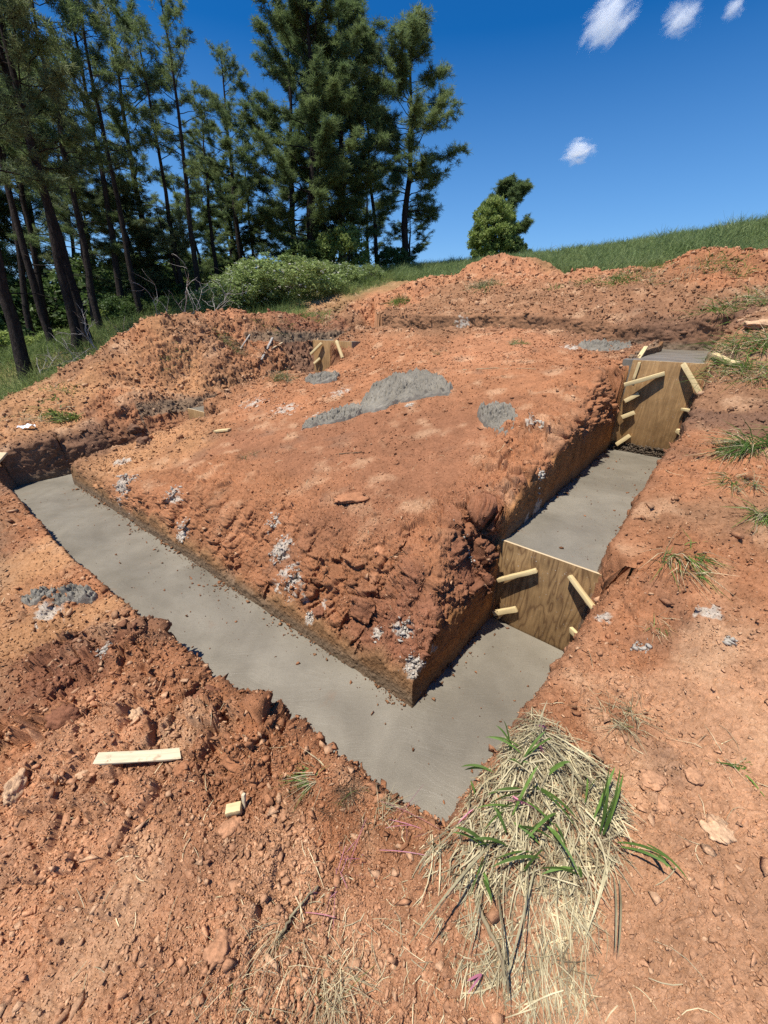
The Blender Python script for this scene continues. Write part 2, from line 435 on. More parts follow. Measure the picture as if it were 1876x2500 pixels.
def surface(x, y, want_col=False):
    """displaced surface points for arrays x, y"""
    z, g, cut, din, dout = terrain(x, y, True)
    e = .012 + .004 * np.hypot(x, y)
    inw = np.minimum(np.abs(din), np.abs(dout)) < .3
    e = np.where(inw, .008, e)
    zx = terrain(x + e, y) - terrain(x - e, y); zy = terrain(x, y + e) - terrain(x, y - e)
    N = np.stack([-zx, -zy, 2 * e], 1); N /= np.linalg.norm(N, axis=1)[:, None]
    P = np.stack([x, y, z], 1)
    col, rough = soil_fields(x, y)
    r = np.hypot(x, y)
    r3 = np.sqrt(x * x + y * y + (z - 1.6) ** 2)
    rough = np.clip(rough, .1, 1.8)
    steep = sstep(.93, .55, N[:, 2])
    lip = sstep(-.02, .22, np.where(dout > din, dout, 9.0))
    rough = (rough * (.5 + .5 * lip) + .12 * steep) * (1 - cut) + .30 * cut
    d = displacement(P, rough, r3)
    near = sstep(.0, .05, np.maximum(np.abs(din) * 1.0, 0))
    Q = P + N * d[:, None]
    if not want_col:
        return Q
    c = col.copy()
    n1 = fbm(P * 1.3, 3, 71); n2 = fbm(P * 6.5, 3, 75); n3 = perlin(P * 30, 79)
    c *= (1 + .22 * n1 + .22 * n2 + .10 * n3)[:, None]
    pale = sstep(.12, .75, fbm(P * 2.6 + 50, 4, 83)) * .48 * (1 - steep)
    isg = col[:, 1] > col[:, 0] * .8
    pale = np.where(isg, 0, pale)
    c = c * (1 - pale[:, None]) + np.array(PALE) * pale[:, None]
    dk = sstep(.3, .8, fbm(P * 2.2 + 80, 3, 87)) * .5
    c = c * (1 - dk[:, None]) + np.array(TOPSOIL) * 1.1 * dk[:, None]
    # smooth cut face: orange clay, grey grout smear along the concrete
    near_lev = np.minimum(np.where(din < .08, z - lev_right(x, y), 9), 9)
    zl = np.where(din < .08, np.where((x - P0[0]) * EV[0] + (y - P0[1]) * EV[1] < .08, z - Z0, z - lev_right(x, y)), 9)
    oc = np.array((.36, .17, .062)) * (1 + .3 * n2 + .2 * perlin(P * np.array([9, 9, 2.]), 88))[:, None]
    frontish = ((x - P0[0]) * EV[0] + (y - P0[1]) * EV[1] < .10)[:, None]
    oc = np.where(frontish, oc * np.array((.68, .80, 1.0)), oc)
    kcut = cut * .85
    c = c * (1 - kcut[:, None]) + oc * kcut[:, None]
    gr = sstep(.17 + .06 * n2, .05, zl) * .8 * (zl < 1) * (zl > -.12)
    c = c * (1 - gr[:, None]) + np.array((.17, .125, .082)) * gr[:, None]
    # splashes
    sp = np.zeros(len(x))
    for sx, sy, sz, sr in SPL:
        dd = np.sqrt((Q[:, 0] - sx) ** 2 + (Q[:, 1] - sy) ** 2 + (Q[:, 2] - sz) ** 2) / sr
        m = dd < 1.6
        if m.any():
            sp[m] = np.maximum(sp[m], (1 - dd[m] / 1.6) * (.72 if sr > .17 else 1))
    m = sp > 0
    if m.any():
        w = sp[m] + .55 * fbm(P[m] * 14, 2, 95) + .35 * perlin(P[m] * 45, 98) - .42
        w = sstep(0, .16, w)[:, None] * .85
        c[m] = c[m] * (1 - w) + np.array((.46, .40, .325)) * w
    return Q, np.clip(c, .01, .9), N


# ------------------------------------------------------------------ object helpers
def mesh_np(name, V, F, smooth=False, col=None, mat=None, parent=None, link=True):
    V = np.asarray(V, np.float32); F = np.asarray(F, np.int32)
    me = bpy.data.meshes.new(name)
    me.vertices.add(len(V)); me.vertices.foreach_set('co', V.ravel())
    n, k = F.shape
    me.loops.add(n * k); me.loops.foreach_set('vertex_index', F.ravel())
    me.polygons.add(n)
    me.polygons.foreach_set('loop_start', np.arange(0, n * k, k, dtype=np.int32))
    me.polygons.foreach_set('loop_total', np.full(n, k, np.int32))
    if smooth: me.polygons.foreach_set('use_smooth', np.ones(n, bool))
    me.update(calc_edges=True)
    if col is not None:
        a = me.color_attributes.new('soil', 'FLOAT_COLOR', 'POINT')
        a.data.foreach_set('color', np.concatenate([col, np.ones((len(col), 1))], 1).astype(np.float32).ravel())
    if mat is not None:
        for m_ in (mat if isinstance(mat, (list, tuple)) else [mat]): me.materials.append(m_)
    o = bpy.data.objects.new(name, me)
    if link: COL.objects.link(o)
    if parent is not None: o.parent = parent
    return o


def tag(o, label=None, cat=None, group=None, kind=None):
    if label: o['label'] = label
    if cat: o['category'] = cat
    if group: o['group'] = group
    if kind: o['kind'] = kind
    return o


def empty(name, loc, label, cat, group=None):
    o = bpy.data.objects.new(name, None); COL.objects.link(o)
    o.location = loc; o.empty_display_size = .1
    return tag(o, label, cat, group)


class MB:
    """collects triangles/quads as quads (a triangle repeats its last corner by a degenerate-free split)"""
    def __init__(s): s.V, s.F, s.n = [], [], 0

    def add(s, V, F):
        V = np.asarray(V, np.float32); F = np.asarray(F, np.int32)
        s.V.append(V); s.F.append(F + s.n); s.n += len(V)

    def tube(s, pts, rad, sides=6):
        pts = np.asarray(pts, float); n = len(pts)
        rad = np.broadcast_to(rad, (n,))
        tan = np.gradient(pts, axis=0); tan /= np.linalg.norm(tan, axis=1)[:, None] + 1e-9
        ref = np.where(np.abs(tan[:, 2:3]) < .9, np.array([[0, 0, 1.]]), np.array([[1., 0, 0]]))
        a = np.cross(tan, ref); a /= np.linalg.norm(a, axis=1)[:, None] + 1e-9
        b = np.cross(tan, a)
        ang = np.linspace(0, 2 * math.pi, sides, endpoint=False)
        V = pts[:, None] + rad[:, None, None] * (np.cos(ang)[None, :, None] * a[:, None] + np.sin(ang)[None, :, None] * b[:, None])
        i = np.arange(n - 1)[:, None] * sides; j = np.arange(sides)[None]; j2 = (j + 1) % sides
        F = np.stack([i + j, i + j2, i + sides + j2, i + sides + j], -1).reshape(-1, 4)
        s.add(V.reshape(-1, 3), F)

    def build(s, name, mat, parent=None, smooth=False):
        return mesh_np(name, np.concatenate(s.V), np.concatenate(s.F), smooth, None, mat, parent)


def local(o_parent, o):
    """keep world place when parenting by hand-built world coordinates"""
    o.parent = o_parent
    o.location = -np.array(o_parent.location)
    return o


# ------------------------------------------------------------------ materials
def new_mat(name):
    m = bpy.data.materials.new(name); m.use_nodes = True
    nt = m.node_tree
    return m, nt, nt.nodes['Principled BSDF'], nt.nodes, nt.links


def noise(nt, scale, detail=4, rough=.55, vec=None, dist=0):
    n = nt.nodes.new('ShaderNodeTexNoise'); n.inputs['Scale'].default_value = scale; n.inputs['Detail'].default_value = detail
    n.inputs['Roughness'].default_value = rough; n.inputs['Distortion'].default_value = dist
    if vec: nt.links.new(vec, n.inputs['Vector'])
    return n.outputs['Fac']


def ramp(nt, fac, stops):
    r = nt.nodes.new('ShaderNodeValToRGB'); e = r.color_ramp.elements
    while len(e) < len(stops): e.new(.5)
    for el, (p, c) in zip(e, stops): el.position = p; el.color = tuple(c) + (1,)
    nt.links.new(fac, r.inputs['Fac'])
    return r.outputs['Color']


def coords(nt, which='Object'):
    t = nt.nodes.new('ShaderNodeTexCoord'); return t.outputs[which]


def mixc(nt, a, b, fac, mode='MIX'):
    m = nt.nodes.new('ShaderNodeMix'); m.data_type = 'RGBA'; m.blend_type = mode
    for s_, v in ((m.inputs[6], a), (m.inputs[7], b), (m.inputs[0], fac)):
        if hasattr(v, 'links'): nt.links.new(v, s_)
        elif isinstance(v, (int, float)): s_.default_value = v
        else: s_.default_value = tuple(v) + (1,)
    return m.outputs[2]


def bump(nt, h, strength, dist):
    b = nt.nodes.new('ShaderNodeBump'); b.inputs['Strength'].default_value = strength; b.inputs['Distance'].default_value = dist
    nt.links.new(h, b.inputs['Height']); return b.outputs['Normal']


def soil_mat():
    m, nt, bs, N, L = new_mat('clay_soil')
    a = N.new('ShaderNodeVertexColor'); a.layer_name = 'soil'
    g = N.new('ShaderNodeNewGeometry'); v = g.outputs['Position']
    f = noise(nt, 38, 6, .7, v)
    var = ramp(nt, f, [(.25, (.62, .58, .55)), (.5, (1, 1, 1)), (.78, (1.32, 1.36, 1.42))])
    c = mixc(nt, a.outputs['Color'], var, 1, 'MULTIPLY')
    f2 = noise(nt, 210, 3, .6, v)
    c2 = mixc(nt, c, ramp(nt, f2, [(.3, (.75, .75, .75)), (.7, (1.25, 1.25, 1.25))]), .8, 'MULTIPLY')
    L.new(c2, bs.inputs['Base Color'])
    bs.inputs['Roughness'].default_value = .95; bs.inputs['Specular IOR Level'].default_value = .12
    h = noise(nt, 95, 6, .75, v)
    L.new(bump(nt, h, .8, .012), bs.inputs['Normal'])
    return m


def crumb_mat():
    m, nt, bs, N, L = new_mat('clay_crumb')
    a = N.new('ShaderNodeVertexColor'); a.layer_name = 'soil'
    g = N.new('ShaderNodeNewGeometry')
    f = noise(nt, 90, 4, .7, g.outputs['Position'])
    c = mixc(nt, a.outputs['Color'], ramp(nt, f, [(.3, (.7, .7, .7)), (.7, (1.3, 1.3, 1.3))]), 1, 'MULTIPLY')
    L.new(c, bs.inputs['Base Color']); bs.inputs['Roughness'].default_value = .95; bs.inputs['Specular IOR Level'].default_value = .12
    L.new(bump(nt, noise(nt, 160, 4, .7, g.outputs['Position']), .7, .006), bs.inputs['Normal'])
    return m


def concrete_mat(name='wet_concrete', c0=(.178, .157, .120), c1=(.240, .212, .163), rough=.36, aggregate=False):
    m, nt, bs, N, L = new_mat(name)
    g = N.new('ShaderNodeNewGeometry'); v = g.outputs['Position']
    f = noise(nt, 2.2, 6, .6, v, .4)
    c = ramp(nt, f, [(.3, c0), (.7, c1)])
    f2 = noise(nt, 120, 4, .7, v)
    c = mixc(nt, c, ramp(nt, f2, [(.3, (.86, .86, .86)), (.72, (1.12, 1.12, 1.12))]), 1, 'MULTIPLY')
    st = noise(nt, .9, 4, .55, v, 1.2)
    c = mixc(nt, c, ramp(nt, st, [(.36, (.80, .79, .78)), (.62, (1.08, 1.08, 1.08))]), .9, 'MULTIPLY')
    # brown slurry smears and specks of clay
    sm = noise(nt, 3.4, 6, .72, v, .8)
    c = mixc(nt, c, (.20, .115, .065), ramp(nt, sm, [(.60, (0, 0, 0)), (.78, (.5, .5, .5))]))
    spk = noise(nt, 75, 3, .6, v)
    c = mixc(nt, c, (.19, .11, .07), ramp(nt, spk, [(.73, (0, 0, 0)), (.8, (.6, .6, .6))]))
    L.new(c, bs.inputs['Base Color'])
    L.new(ramp(nt, noise(nt, 5, 4, .6, v), [(.3, (rough - .12,) * 3), (.7, (rough + .15,) * 3)]), bs.inputs['Roughness'])
    bs.inputs['Specular IOR Level'].default_value = .4
    mp = N.new('ShaderNodeMapping'); mp.inputs['Rotation'].default_value = (0, 0, math.radians(38)); mp.inputs['Scale'].default_value = (1.2, 16, 1)
    wv = N.new('ShaderNodeVectorMath'); wv.operation = 'ADD'; ns_ = N.new('ShaderNodeTexNoise'); ns_.inputs['Scale'].default_value = 1.3
    L.new(v, ns_.inputs['Vector']); L.new(v, wv.inputs[0]); L.new(ns_.outputs['Color'], wv.inputs[1]); L.new(wv.outputs[0], mp.inputs['Vector'])
    tr = noise(nt, 2.2, 4, .6, mp.outputs['Vector'], .3)
    mx = N.new('ShaderNodeMath'); mx.operation = 'ADD'
    L.new(noise(nt, 140 if aggregate else 170, 5, .7, v), mx.inputs[0])
    m2 = N.new('ShaderNodeMath'); m2.operation = 'MULTIPLY'; m2.inputs[1].default_value = 1.6
    L.new(tr, m2.inputs[0]); L.new(m2.outputs[0], mx.inputs[1])
    L.new(bump(nt, mx.outputs[0], .55, .008 if aggregate else .004), bs.inputs['Normal'])
    return m


def ply_mat(name, axis, base, dark, knots=True, wet_z=None):
    m, nt, bs, N, L = new_mat(name)
    v = coords(nt)
    mp = N.new('ShaderNodeMapping'); mp.inputs['Scale'].default_value = (8.5, 8.5, 1.7) if knots else (8, 8, .7)
    L.new(v, mp.inputs['Vector'])
    f0 = noise(nt, 1.0, 2.5, .5, mp.outputs['Vector'], .35)
    mu = N.new('ShaderNodeMath'); mu.operation = 'MULTIPLY'; mu.inputs[1].default_value = 15; L.new(f0, mu.inputs[0])
    w = N.new('ShaderNodeMath'); w.operation = 'PINGPONG'; w.inputs[1].default_value = 1; L.new(mu.outputs[0], w.inputs[0])
    mid = [.5 * a_ + .5 * b_ for a_, b_ in zip(base, dark)]
    c = ramp(nt, w.outputs[0], [(0, dark if knots else mid), (.3, [.3 * a_ + .7 * b_ for a_, b_ in zip(dark, base)]), (.7, base), (1, [x * 1.12 for x in base])])
    mp2 = N.new('ShaderNodeMapping'); mp2.inputs['Scale'].default_value = (60, 60, 3)
    L.new(v, mp2.inputs['Vector'])
    c = mixc(nt, c, ramp(nt, noise(nt, 2, 4, .6, mp2.outputs['Vector']), [(.3, (.7, .7, .7)), (.7, (1.2, 1.2, 1.2))]), .7, 'MULTIPLY')
    c = mixc(nt, c, ramp(nt, noise(nt, 4, 5, .65, v), [(.35, (.6, .57, .53)), (.6, (1.08, 1.08, 1.08))]), .75, 'MULTIPLY')
    sp = noise(nt, 55, 3, .6, v)
    c = mixc(nt, c, (.5, .46, .4), ramp(nt, sp, [(.68, (0, 0, 0)), (.73, (.8, .8, .8))]))
    L.new(c, bs.inputs['Base Color']); bs.inputs['Roughness'].default_value = .75; bs.inputs['Specular IOR Level'].default_value = .25
    L.new(bump(nt, w.outputs[0], .12, .002), bs.inputs['Normal'])
    return m


def wood_mat(name, base, dirt=.5):
    m, nt, bs, N, L = new_mat(name)
    v = coords(nt)
    mp = N.new('ShaderNodeMapping'); mp.inputs['Scale'].default_value = (4, 60, 60)
    L.new(v, mp.inputs['Vector'])
    c = ramp(nt, noise(nt, 1.6, 5, .6, mp.outputs['Vector'], .5), [(.3, [x * .72 for x in base]), (.65, base)])
    f = noise(nt, 18, 5, .65, v)
    c = mixc(nt, c, (.30, .17, .09), ramp(nt, f, [(.58, (0, 0, 0)), (.72, (dirt, dirt, dirt))]))
    L.new(c, bs.inputs['Base Color']); bs.inputs['Roughness'].default_value = .8
    return m


def leaf_mat(name, c0, c1, trans=.35, scale=1.2, third=None):
    m, nt, bs, N, L = new_mat(name)
    g = N.new('ShaderNodeNewGeometry'); oi = N.new('ShaderNodeObjectInfo')
    f = noise(nt, scale, 4, .6, g.outputs['Position'])
    stops = [(.32, c0), (.68, c1)] + ([(.8, third)] if third else [])
    c = ramp(nt, f, stops)
    ri = ramp(nt, g.outputs['Random Per Island'], [(0, (.65, .65, .65)), (1, (1.35, 1.35, 1.3))])
    c = mixc(nt, c, ri, 1, 'MULTIPLY')
    ro = ramp(nt, oi.outputs['Random'], [(0, (.82, .85, .8)), (1, (1.18, 1.12, 1.1))])
    c = mixc(nt, c, ro, 1, 'MULTIPLY')
    L.new(c, bs.inputs['Base Color']); bs.inputs['Roughness'].default_value = .6; bs.inputs['Specular IOR Level'].default_value = .3
    if trans:
        t = N.new('ShaderNodeBsdfTranslucent'); L.new(c, t.inputs['Color'])
        mx = N.new('ShaderNodeMixShader'); mx.inputs[0].default_value = trans
        L.new(bs.outputs[0], mx.inputs[1]); L.new(t.outputs[0], mx.inputs[2])
        L.new(mx.outputs[0], N['Material Output'].inputs['Surface'])
    return m


def bark_mat(name, c0, c1):
    m, nt, bs, N, L = new_mat(name)
    v = coords(nt)
    mp = N.new('ShaderNodeMapping'); mp.inputs['Scale'].default_value = (9, 9, 2.2)
    L.new(v, mp.inputs['Vector'])
    f = noise(nt, 1.5, 6, .7, mp.outputs['Vector'], .8)
    L.new(ramp(nt, f, [(.35, c0), (.65, c1)]), bs.inputs['Base Color']); bs.inputs['Roughness'].default_value = .95
    bs.inputs['Specular IOR Level'].default_value = .1
    L.new(bump(nt, f, 1, .06), bs.inputs['Normal'])
    return m


MAT = dict(
    soil=soil_mat(), crumb=crumb_mat(), concrete=concrete_mat(),
    spill=concrete_mat('fresh_concrete_spill', (.135, .119, .094), (.25, .222, .176), .8, True),
    splat=concrete_mat('dry_grout', (.34, .30, .245), (.52, .465, .39), .85, True),
    ply_near=ply_mat('weathered_plywood', 0, (.30, .185, .082), (.15, .082, .036)),
    ply_far=ply_mat('tan_plywood', 0, (.36, .215, .092), (.25, .14, .058), False),
    plyedge=wood_mat('plywood_edge', (.62, .47, .28), .35),
    pine=wood_mat('fresh_pine', (.68, .52, .26), .4), palewood=wood_mat('pale_pine', (.66, .55, .36), .8),
    needles=leaf_mat('pine_needles', (.108, .162, .066), (.205, .26, .10), .5, .9, (.27, .28, .11)),
    needles_dry=leaf_mat('pine_needles_bronze', (.10, .145, .07), (.19, .22, .10), .45, .9, (.26, .20, .10)),
    leaf=leaf_mat('fresh_leaves', (.17, .25, .06), (.30, .36, .11), .45, 1.5), leafdark=leaf_mat('dark_leaves', (.06, .11, .03), (.12, .17, .05), .4, 1.0),  # leafdark is simply a deeper green foliage
    bushleaf=leaf_mat('rose_leaves', (.16, .23, .07), (.28, .35, .13), .35, 2.2), petal=leaf_mat('white_petals', (.7, .7, .64), (.82, .82, .78), .3, 3),
    bark=bark_mat('dark_pine_bark', (.018, .014, .012), (.055, .043, .036)), bark_grey=bark_mat('grey_bark', (.05, .042, .035), (.16, .14, .12)),
    deadwood=bark_mat('bleached_wood', (.28, .25, .22), (.48, .44, .39)),
    grass=leaf_mat('meadow_grass', (.16, .23, .085), (.27, .33, .14), .4, 1.6, (.44, .40, .24)),
    grass_dark=leaf_mat('dark_grass', (.11, .17, .05), (.20, .25, .085), .4, .7, (.40, .35, .20)),  # darker green for the bank grass and some tufts
    blade=leaf_mat('green_blades', (.09, .17, .035), (.17, .27, .06), .4, 6), straw=leaf_mat('dead_straw', (.32, .262, .155), (.60, .52, .335), .2, 14),
    straw_dark=leaf_mat('old_straw', (.15, .11, .065), (.36, .29, .18), .15, 14), pink=leaf_mat('pink_painted_straw', (.55, .18, .28), (.65, .30, .38), .2, 9),
    root=bark_mat('roots', (.10, .06, .035), (.26, .17, .10)))

# ------------------------------------------------------------------ the ground as one displaced sheet, finer near the viewer
GROUND_RES = 1.0
az_f = np.radians(np.linspace(-80, 80, int(1560 * GROUND_RES)))
az_c = np.radians(np.linspace(80, 280, 70))[1:-1]
az = np.concatenate([az_f, az_c])
rr = [.16]
while rr[-1] < 62:
    r_ = rr[-1]
    rr.append(r_ + max(.0035, min(.0019 * (r_ * r_ + 3.6) / 1.9, (.0045 if r_ < 6 else .0026 if r_ < 17 else .006) * r_)) / GROUND_RES)
rr = np.array(rr + [70, 85, 110, 150, 220, 340, 520, 800, 1200])
RX, AZ = np.meshgrid(rr, az, indexing='ij')
gx = (RX * np.sin(AZ)).ravel(); gy = (RX * np.cos(AZ)).ravel()
nr_, na_ = len(rr), len(az)
print('ground verts', len(gx))
Q = np.empty((len(gx), 3), np.float32); C = np.empty((len(gx), 3), np.float32)
CH = 250000
for i in range(0, len(gx), CH):
    q, c, _n = surface(gx[i:i + CH], gy[i:i + CH], True)
    Q[i:i + CH] = q; C[i:i + CH] = c
i0 = np.arange(nr_ - 1)[:, None] * na_; j0 = np.arange(na_)[None]; j1 = (j0 + 1) % na_
FQ = np.stack([i0 + j0, i0 + na_ + j0, i0 + na_ + j1, i0 + j1], -1).reshape(-1, 4)
DW_IN, DW_OUT = .62, .22


def dist_walls(x, y):
    din = np.min([(x - a[0]) * n[0] + (y - a[1]) * n[1] for a, b, t, n in IN_E], 0)
    dout = np.max([-((x - a[0]) * n[0] + (y - a[1]) * n[1]) for a, b, t, n in OUT_E], 0)
    return din, dout


fx, fy = gx[FQ].mean(1), gy[FQ].mean(1)
# the wrap-around cell averages badly only where cells are coarse (behind the viewer)
din, dout = dist_walls(fx, fy)
keep = ~((din < DW_IN - .02) & (dout < DW_OUT - .02))


def in_poly(px, py, poly):
    ins = np.zeros(px.shape, bool); n = len(poly)
    for i in range(n):
        x1, y1 = poly[i]; x2, y2 = poly[(i + 1) % n]
        c = ((y1 > py) != (y2 > py)) & (px < (x2 - x1) * (py - y1) / (y2 - y1 + 1e-12) + x1)
        ins ^= c
    return ins


def pxpoly(lst):
    return [tuple(at(u, v, D)[:2]) for u, v, D in lst]


HEAPS = [
    ('spoil_heap', 'long ochre spoil heap of loose clay along the left trench below the pines', pxpoly([(0, 1060, 8.6), (200, 1030, 8.6), (420, 945, 9.6), (500, 900, 10.2), (470, 790, 12), (300, 838, 12), (130, 925, 11.4), (0, 985, 10.6)])),
    ('spoil_heap', 'clotted brown spoil heap with sods and roots beside the farthest plywood form', pxpoly([(500, 900, 10.2), (600, 900, 10.2), (760, 860, 11.2), (775, 800, 13), (640, 770, 13.6), (470, 790, 12)])),
    ('spoil_heap', 'tall reddish spoil heap in front of the small round tree on the skyline', pxpoly([(1110, 690, 14.6), (1200, 700, 14.4), (1340, 690, 14.4), (1345, 650, 17), (1180, 652, 17), (1120, 660, 16.6)])),
    ('spoil_heap', 'small orange spoil heap between the white flowering bush and the tall reddish heap', pxpoly([(880, 745, 12.9), (1090, 710, 13.6), (1110, 672, 16), (1000, 690, 16), (890, 720, 14.8)])),
    ('spoil_heap', 'low grassy spoil heap at the foot of the meadow slope', pxpoly([(1390, 685, 13.2), (1590, 680, 12.7), (1590, 650, 14.6), (1400, 652, 15.2)])),
    ('spoil_heap', 'wide red spoil heap below the highest part of the meadow', pxpoly([(1640, 680, 11.4), (1876, 670, 11.2), (1930, 610, 13.6), (1650, 630, 13.6)])),
]
lab = np.zeros(len(FQ), np.int8)
for k, (nm, lb, poly) in enumerate(HEAPS):
    lab[in_poly(fx, fy, poly)] = k + 1
lab[(lab == 0) & (din > 0)] = 50


def submesh(name, faces, **kw):
    used, inv = np.unique(faces, return_inverse=True)
    return mesh_np(name, Q[used], inv.reshape(faces.shape), False, C[used], MAT['soil'], **kw)


tag(submesh('ground', FQ[keep & (lab == 0)]), kind='structure')
tag(submesh('terrain', FQ[keep & (lab == 50)]), kind='structure')
for k, (nm, lb, poly) in enumerate(HEAPS):
    tag(submesh(nm, FQ[keep & (lab == k + 1)]), lb, 'dirt heap', 'heaps of dug clay around the foundation')


def wall_strip(E, idx, sign, dmax, smax=None):
    """a fine strip of earth from below the concrete up over the lip, along edge idx"""
    a, b, t, n = E[idx]; prv = E[idx - 1]; nxt = E[(idx + 1) % len(E)]
    Ln = np.linalg.norm(b - a)
    inw = n * sign
    def cot_half(t1, t2):
        ang = math.acos(max(-1, min(1, float(-(t1 @ t2)))))      # interior angle
        return 1 / math.tan(ang / 2)
    ca, cb = cot_half(prv[2], t), cot_half(t, nxt[2])
    # sample positions along the edge, finer near the viewer
    s, pos = 0.0, [0.0]
    while s < Ln:
        p = a + t * s
        s += .0021 * math.hypot(*p) + .0018
        pos.append(min(s, Ln))
    u = np.array(pos) / Ln
    dk = np.concatenate([np.linspace(-.014 if sign > 0 else -.03, .06, 110), np.linspace(.06, dmax, 91)[1:]])
    rows = 170 if dmax > .4 else 60
    SS = []
    for un in u:
        s0 = dk * ca * sign; s1 = Ln - dk * cb * sign
        sv = s0 + (s1 - s0) * un
        SS.append(sv)
    SS = np.array(SS)
    X = a[0] + t[0] * SS + inw[0] * dk[None]; Y = a[1] + t[1] * SS + inw[1] * dk[None]
    Z = terrain(X.ravel(), Y.ravel()).reshape(X.shape)
    L = np.concatenate([np.zeros((len(u), 1)), np.cumsum(np.sqrt(np.diff(Z, axis=1) ** 2 + np.diff(dk)[None] ** 2), axis=1)], 1)
    D = np.array([np.interp(np.linspace(0, l[-1], rows), l, dk) for l in L])
    S0 = D * ca * sign; S1 = Ln - D * cb * sign
    S_ = S0 + (S1 - S0) * u[:, None]
    X = a[0] + t[0] * S_ + inw[0] * D; Y = a[1] + t[1] * S_ + inw[1] * D
    q, c, nn = surface(X.ravel(), Y.ravel(), True)
    q = q - nn * .0025 * (D.ravel() > dmax - .05)[:, None]
    i = np.arange(len(u) - 1)[:, None] * rows; j = np.arange(rows - 1)[None]
    F = np.stack([i + j, i + rows + j, i + rows + j + 1, i + j + 1], -1).reshape(-1, 4)
    return q, F, c


def strips(E, sign, dmax):
    Vs, Fs, Cs, n = [], [], [], 0
    for k in range(len(E)):
        q, F, c = wall_strip(E, k, sign, dmax)
        Vs.append(q); Fs.append(F + n); Cs.append(c); n += len(q)
    return np.concatenate(Vs), np.concatenate(Fs), np.concatenate(Cs)


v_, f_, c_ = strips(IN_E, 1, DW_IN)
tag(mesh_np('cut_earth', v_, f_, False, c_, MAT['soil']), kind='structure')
v_, f_, c_ = strips(OUT_E, -1, DW_OUT)
tag(mesh_np('trench_earth', v_, f_, False, c_, MAT['soil']), kind='structure')

# ------------------------------------------------------------------ concrete footing, poured in steps
foot = empty('concrete_footing', (P0[0], P0[1], Z0), 'smooth grey stepped concrete footing lying in the trench round the clay pad', 'footing')


def slab(corners, z, res=.03):
    """corners a,b,c,d (ccw) bilinear grid with a faintly uneven trowelled top and a 0.25 m deep edge"""
    a, b, c, d = [np.array(p, float) for p in corners]
    nu = max(2, int(np.linalg.norm(b - a) / res)); nv = max(2, int(np.linalg.norm(d - a) / res))
    U, Vv = np.meshgrid(np.linspace(0, 1, nu), np.linspace(0, 1, nv), indexing='ij')
    U = U[..., None]; Vv = Vv[..., None]
    P = a * (1 - U) * (1 - Vv) + b * U * (1 - Vv) + c * U * Vv + d * (1 - U) * Vv
    P = P.reshape(-1, 2)
    q = np.concatenate([P, np.zeros((len(P), 1))], 1)
    zz = z + .006 * fbm(q * 1.7, 2, 41) + .0025 * fbm(q * np.array([12, 9, 1]), 2, 45)
    V = np.concatenate([P, zz[:, None]], 1)
    i = np.arange(nu - 1)[:, None] * nv; j = np.arange(nv - 1)[None]
    F = np.stack([i + j, i + nv + j, i + nv + j + 1, i + j + 1], -1).reshape(-1, 4)
    # skirt
    ring = list(range(0, nv)) + [k * nv + nv - 1 for k in range(1, nu)] + [(nu - 1) * nv + k for k in range(nv - 2, -1, -1)] + [k * nv for k in range(nu - 2, 0, -1)]
    top = V[ring].copy(); base = top.copy(); base[:, 2] = -.98
    n0 = len(V); m = len(ring)
    SF = np.array([[n0 + k, n0 + (k + 1) % m, n0 + m + (k + 1) % m, n0 + m + k] for k in range(m)])
    return np.concatenate([V, top, base]), np.concatenate([F, SF])


def add_slab(parts, label=None):
    Vs, Fs, n = [], [], 0
    for cs, z in parts:
        v, f = slab(cs, z); Vs.append(v); Fs.append(f + n); n += len(v)
    o = mesh_np('slab', np.concatenate(Vs) - np.array(foot.location), np.concatenate(Fs), True, None, MAT['concrete'], foot)
    if label: o['label'] = label
    return o


pr = lambda s, w: P0 + EV * s + NR * w
add_slab([((P0 + .12 * -NF + FV * -.06 + NF * 0, P0 + NF * .95 - FV * .75, P0 + NF * .95 + FV * 6.1, P1 - NF * .12 + FV * 0.0), Z0)][:0] +
         [((pr(S_B1 - .012, -.10), pr(-1.0, -.10), pr(-1.0, .95), pr(S_B1 - .012, .95)), Z0),
          ((P0 - NF * .12 + FV * .02 - NR * .0, P0 + NF * 1.0 + FV * .1005, P0 + NF * 1.0 + FV * 6.9, P0 - NF * .12 + FV * 6.9), Z0 - .0004),
          ((P1 + EV * (T_B3 + .2) - FV * .12, P1 - EV * .1 - FV * .12, P1 - EV * .1 + FV * .9, P1 + EV * (T_B3 + .2) + FV * .9), Z0 - .001)], 'lowest concrete slab filling the front trench')
add_slab([((pr(S_B2 + .05, -.10), pr(S_B1 + .012, -.10), pr(S_B1 + .012, .95), pr(S_B2 + .05, .98)), Z1)], 'middle concrete slab of the right trench')
add_slab([((pr(7.9, -.10), pr(S_B2 + .015, -.10), pr(S_B2 + .015, .98), pr(7.9, 1.0)), Z2)], 'upper concrete slab of the right trench')
LO = np.array([-5.16, 6.02])
pl_ = lambda s, w: LO + EV * s - FV * w
add_slab([((pl_(T_B4 - .012, -.06), pl_(T_B3 + .012, -.02), pl_(T_B3 + .012, .75), pl_(T_B4 - .012, .75)), Z1)])
add_slab([((pl_(7.8, -.02), pl_(T_B4 + .012, -.02), pl_(T_B4 + .012, 1.24), pl_(7.8, 1.24)), Z2),
          ((pr(7.8, -.12), pr(6.9, -.12), pr(6.9, -6.2), pr(7.8, -6.2)), Z2 - .002)])


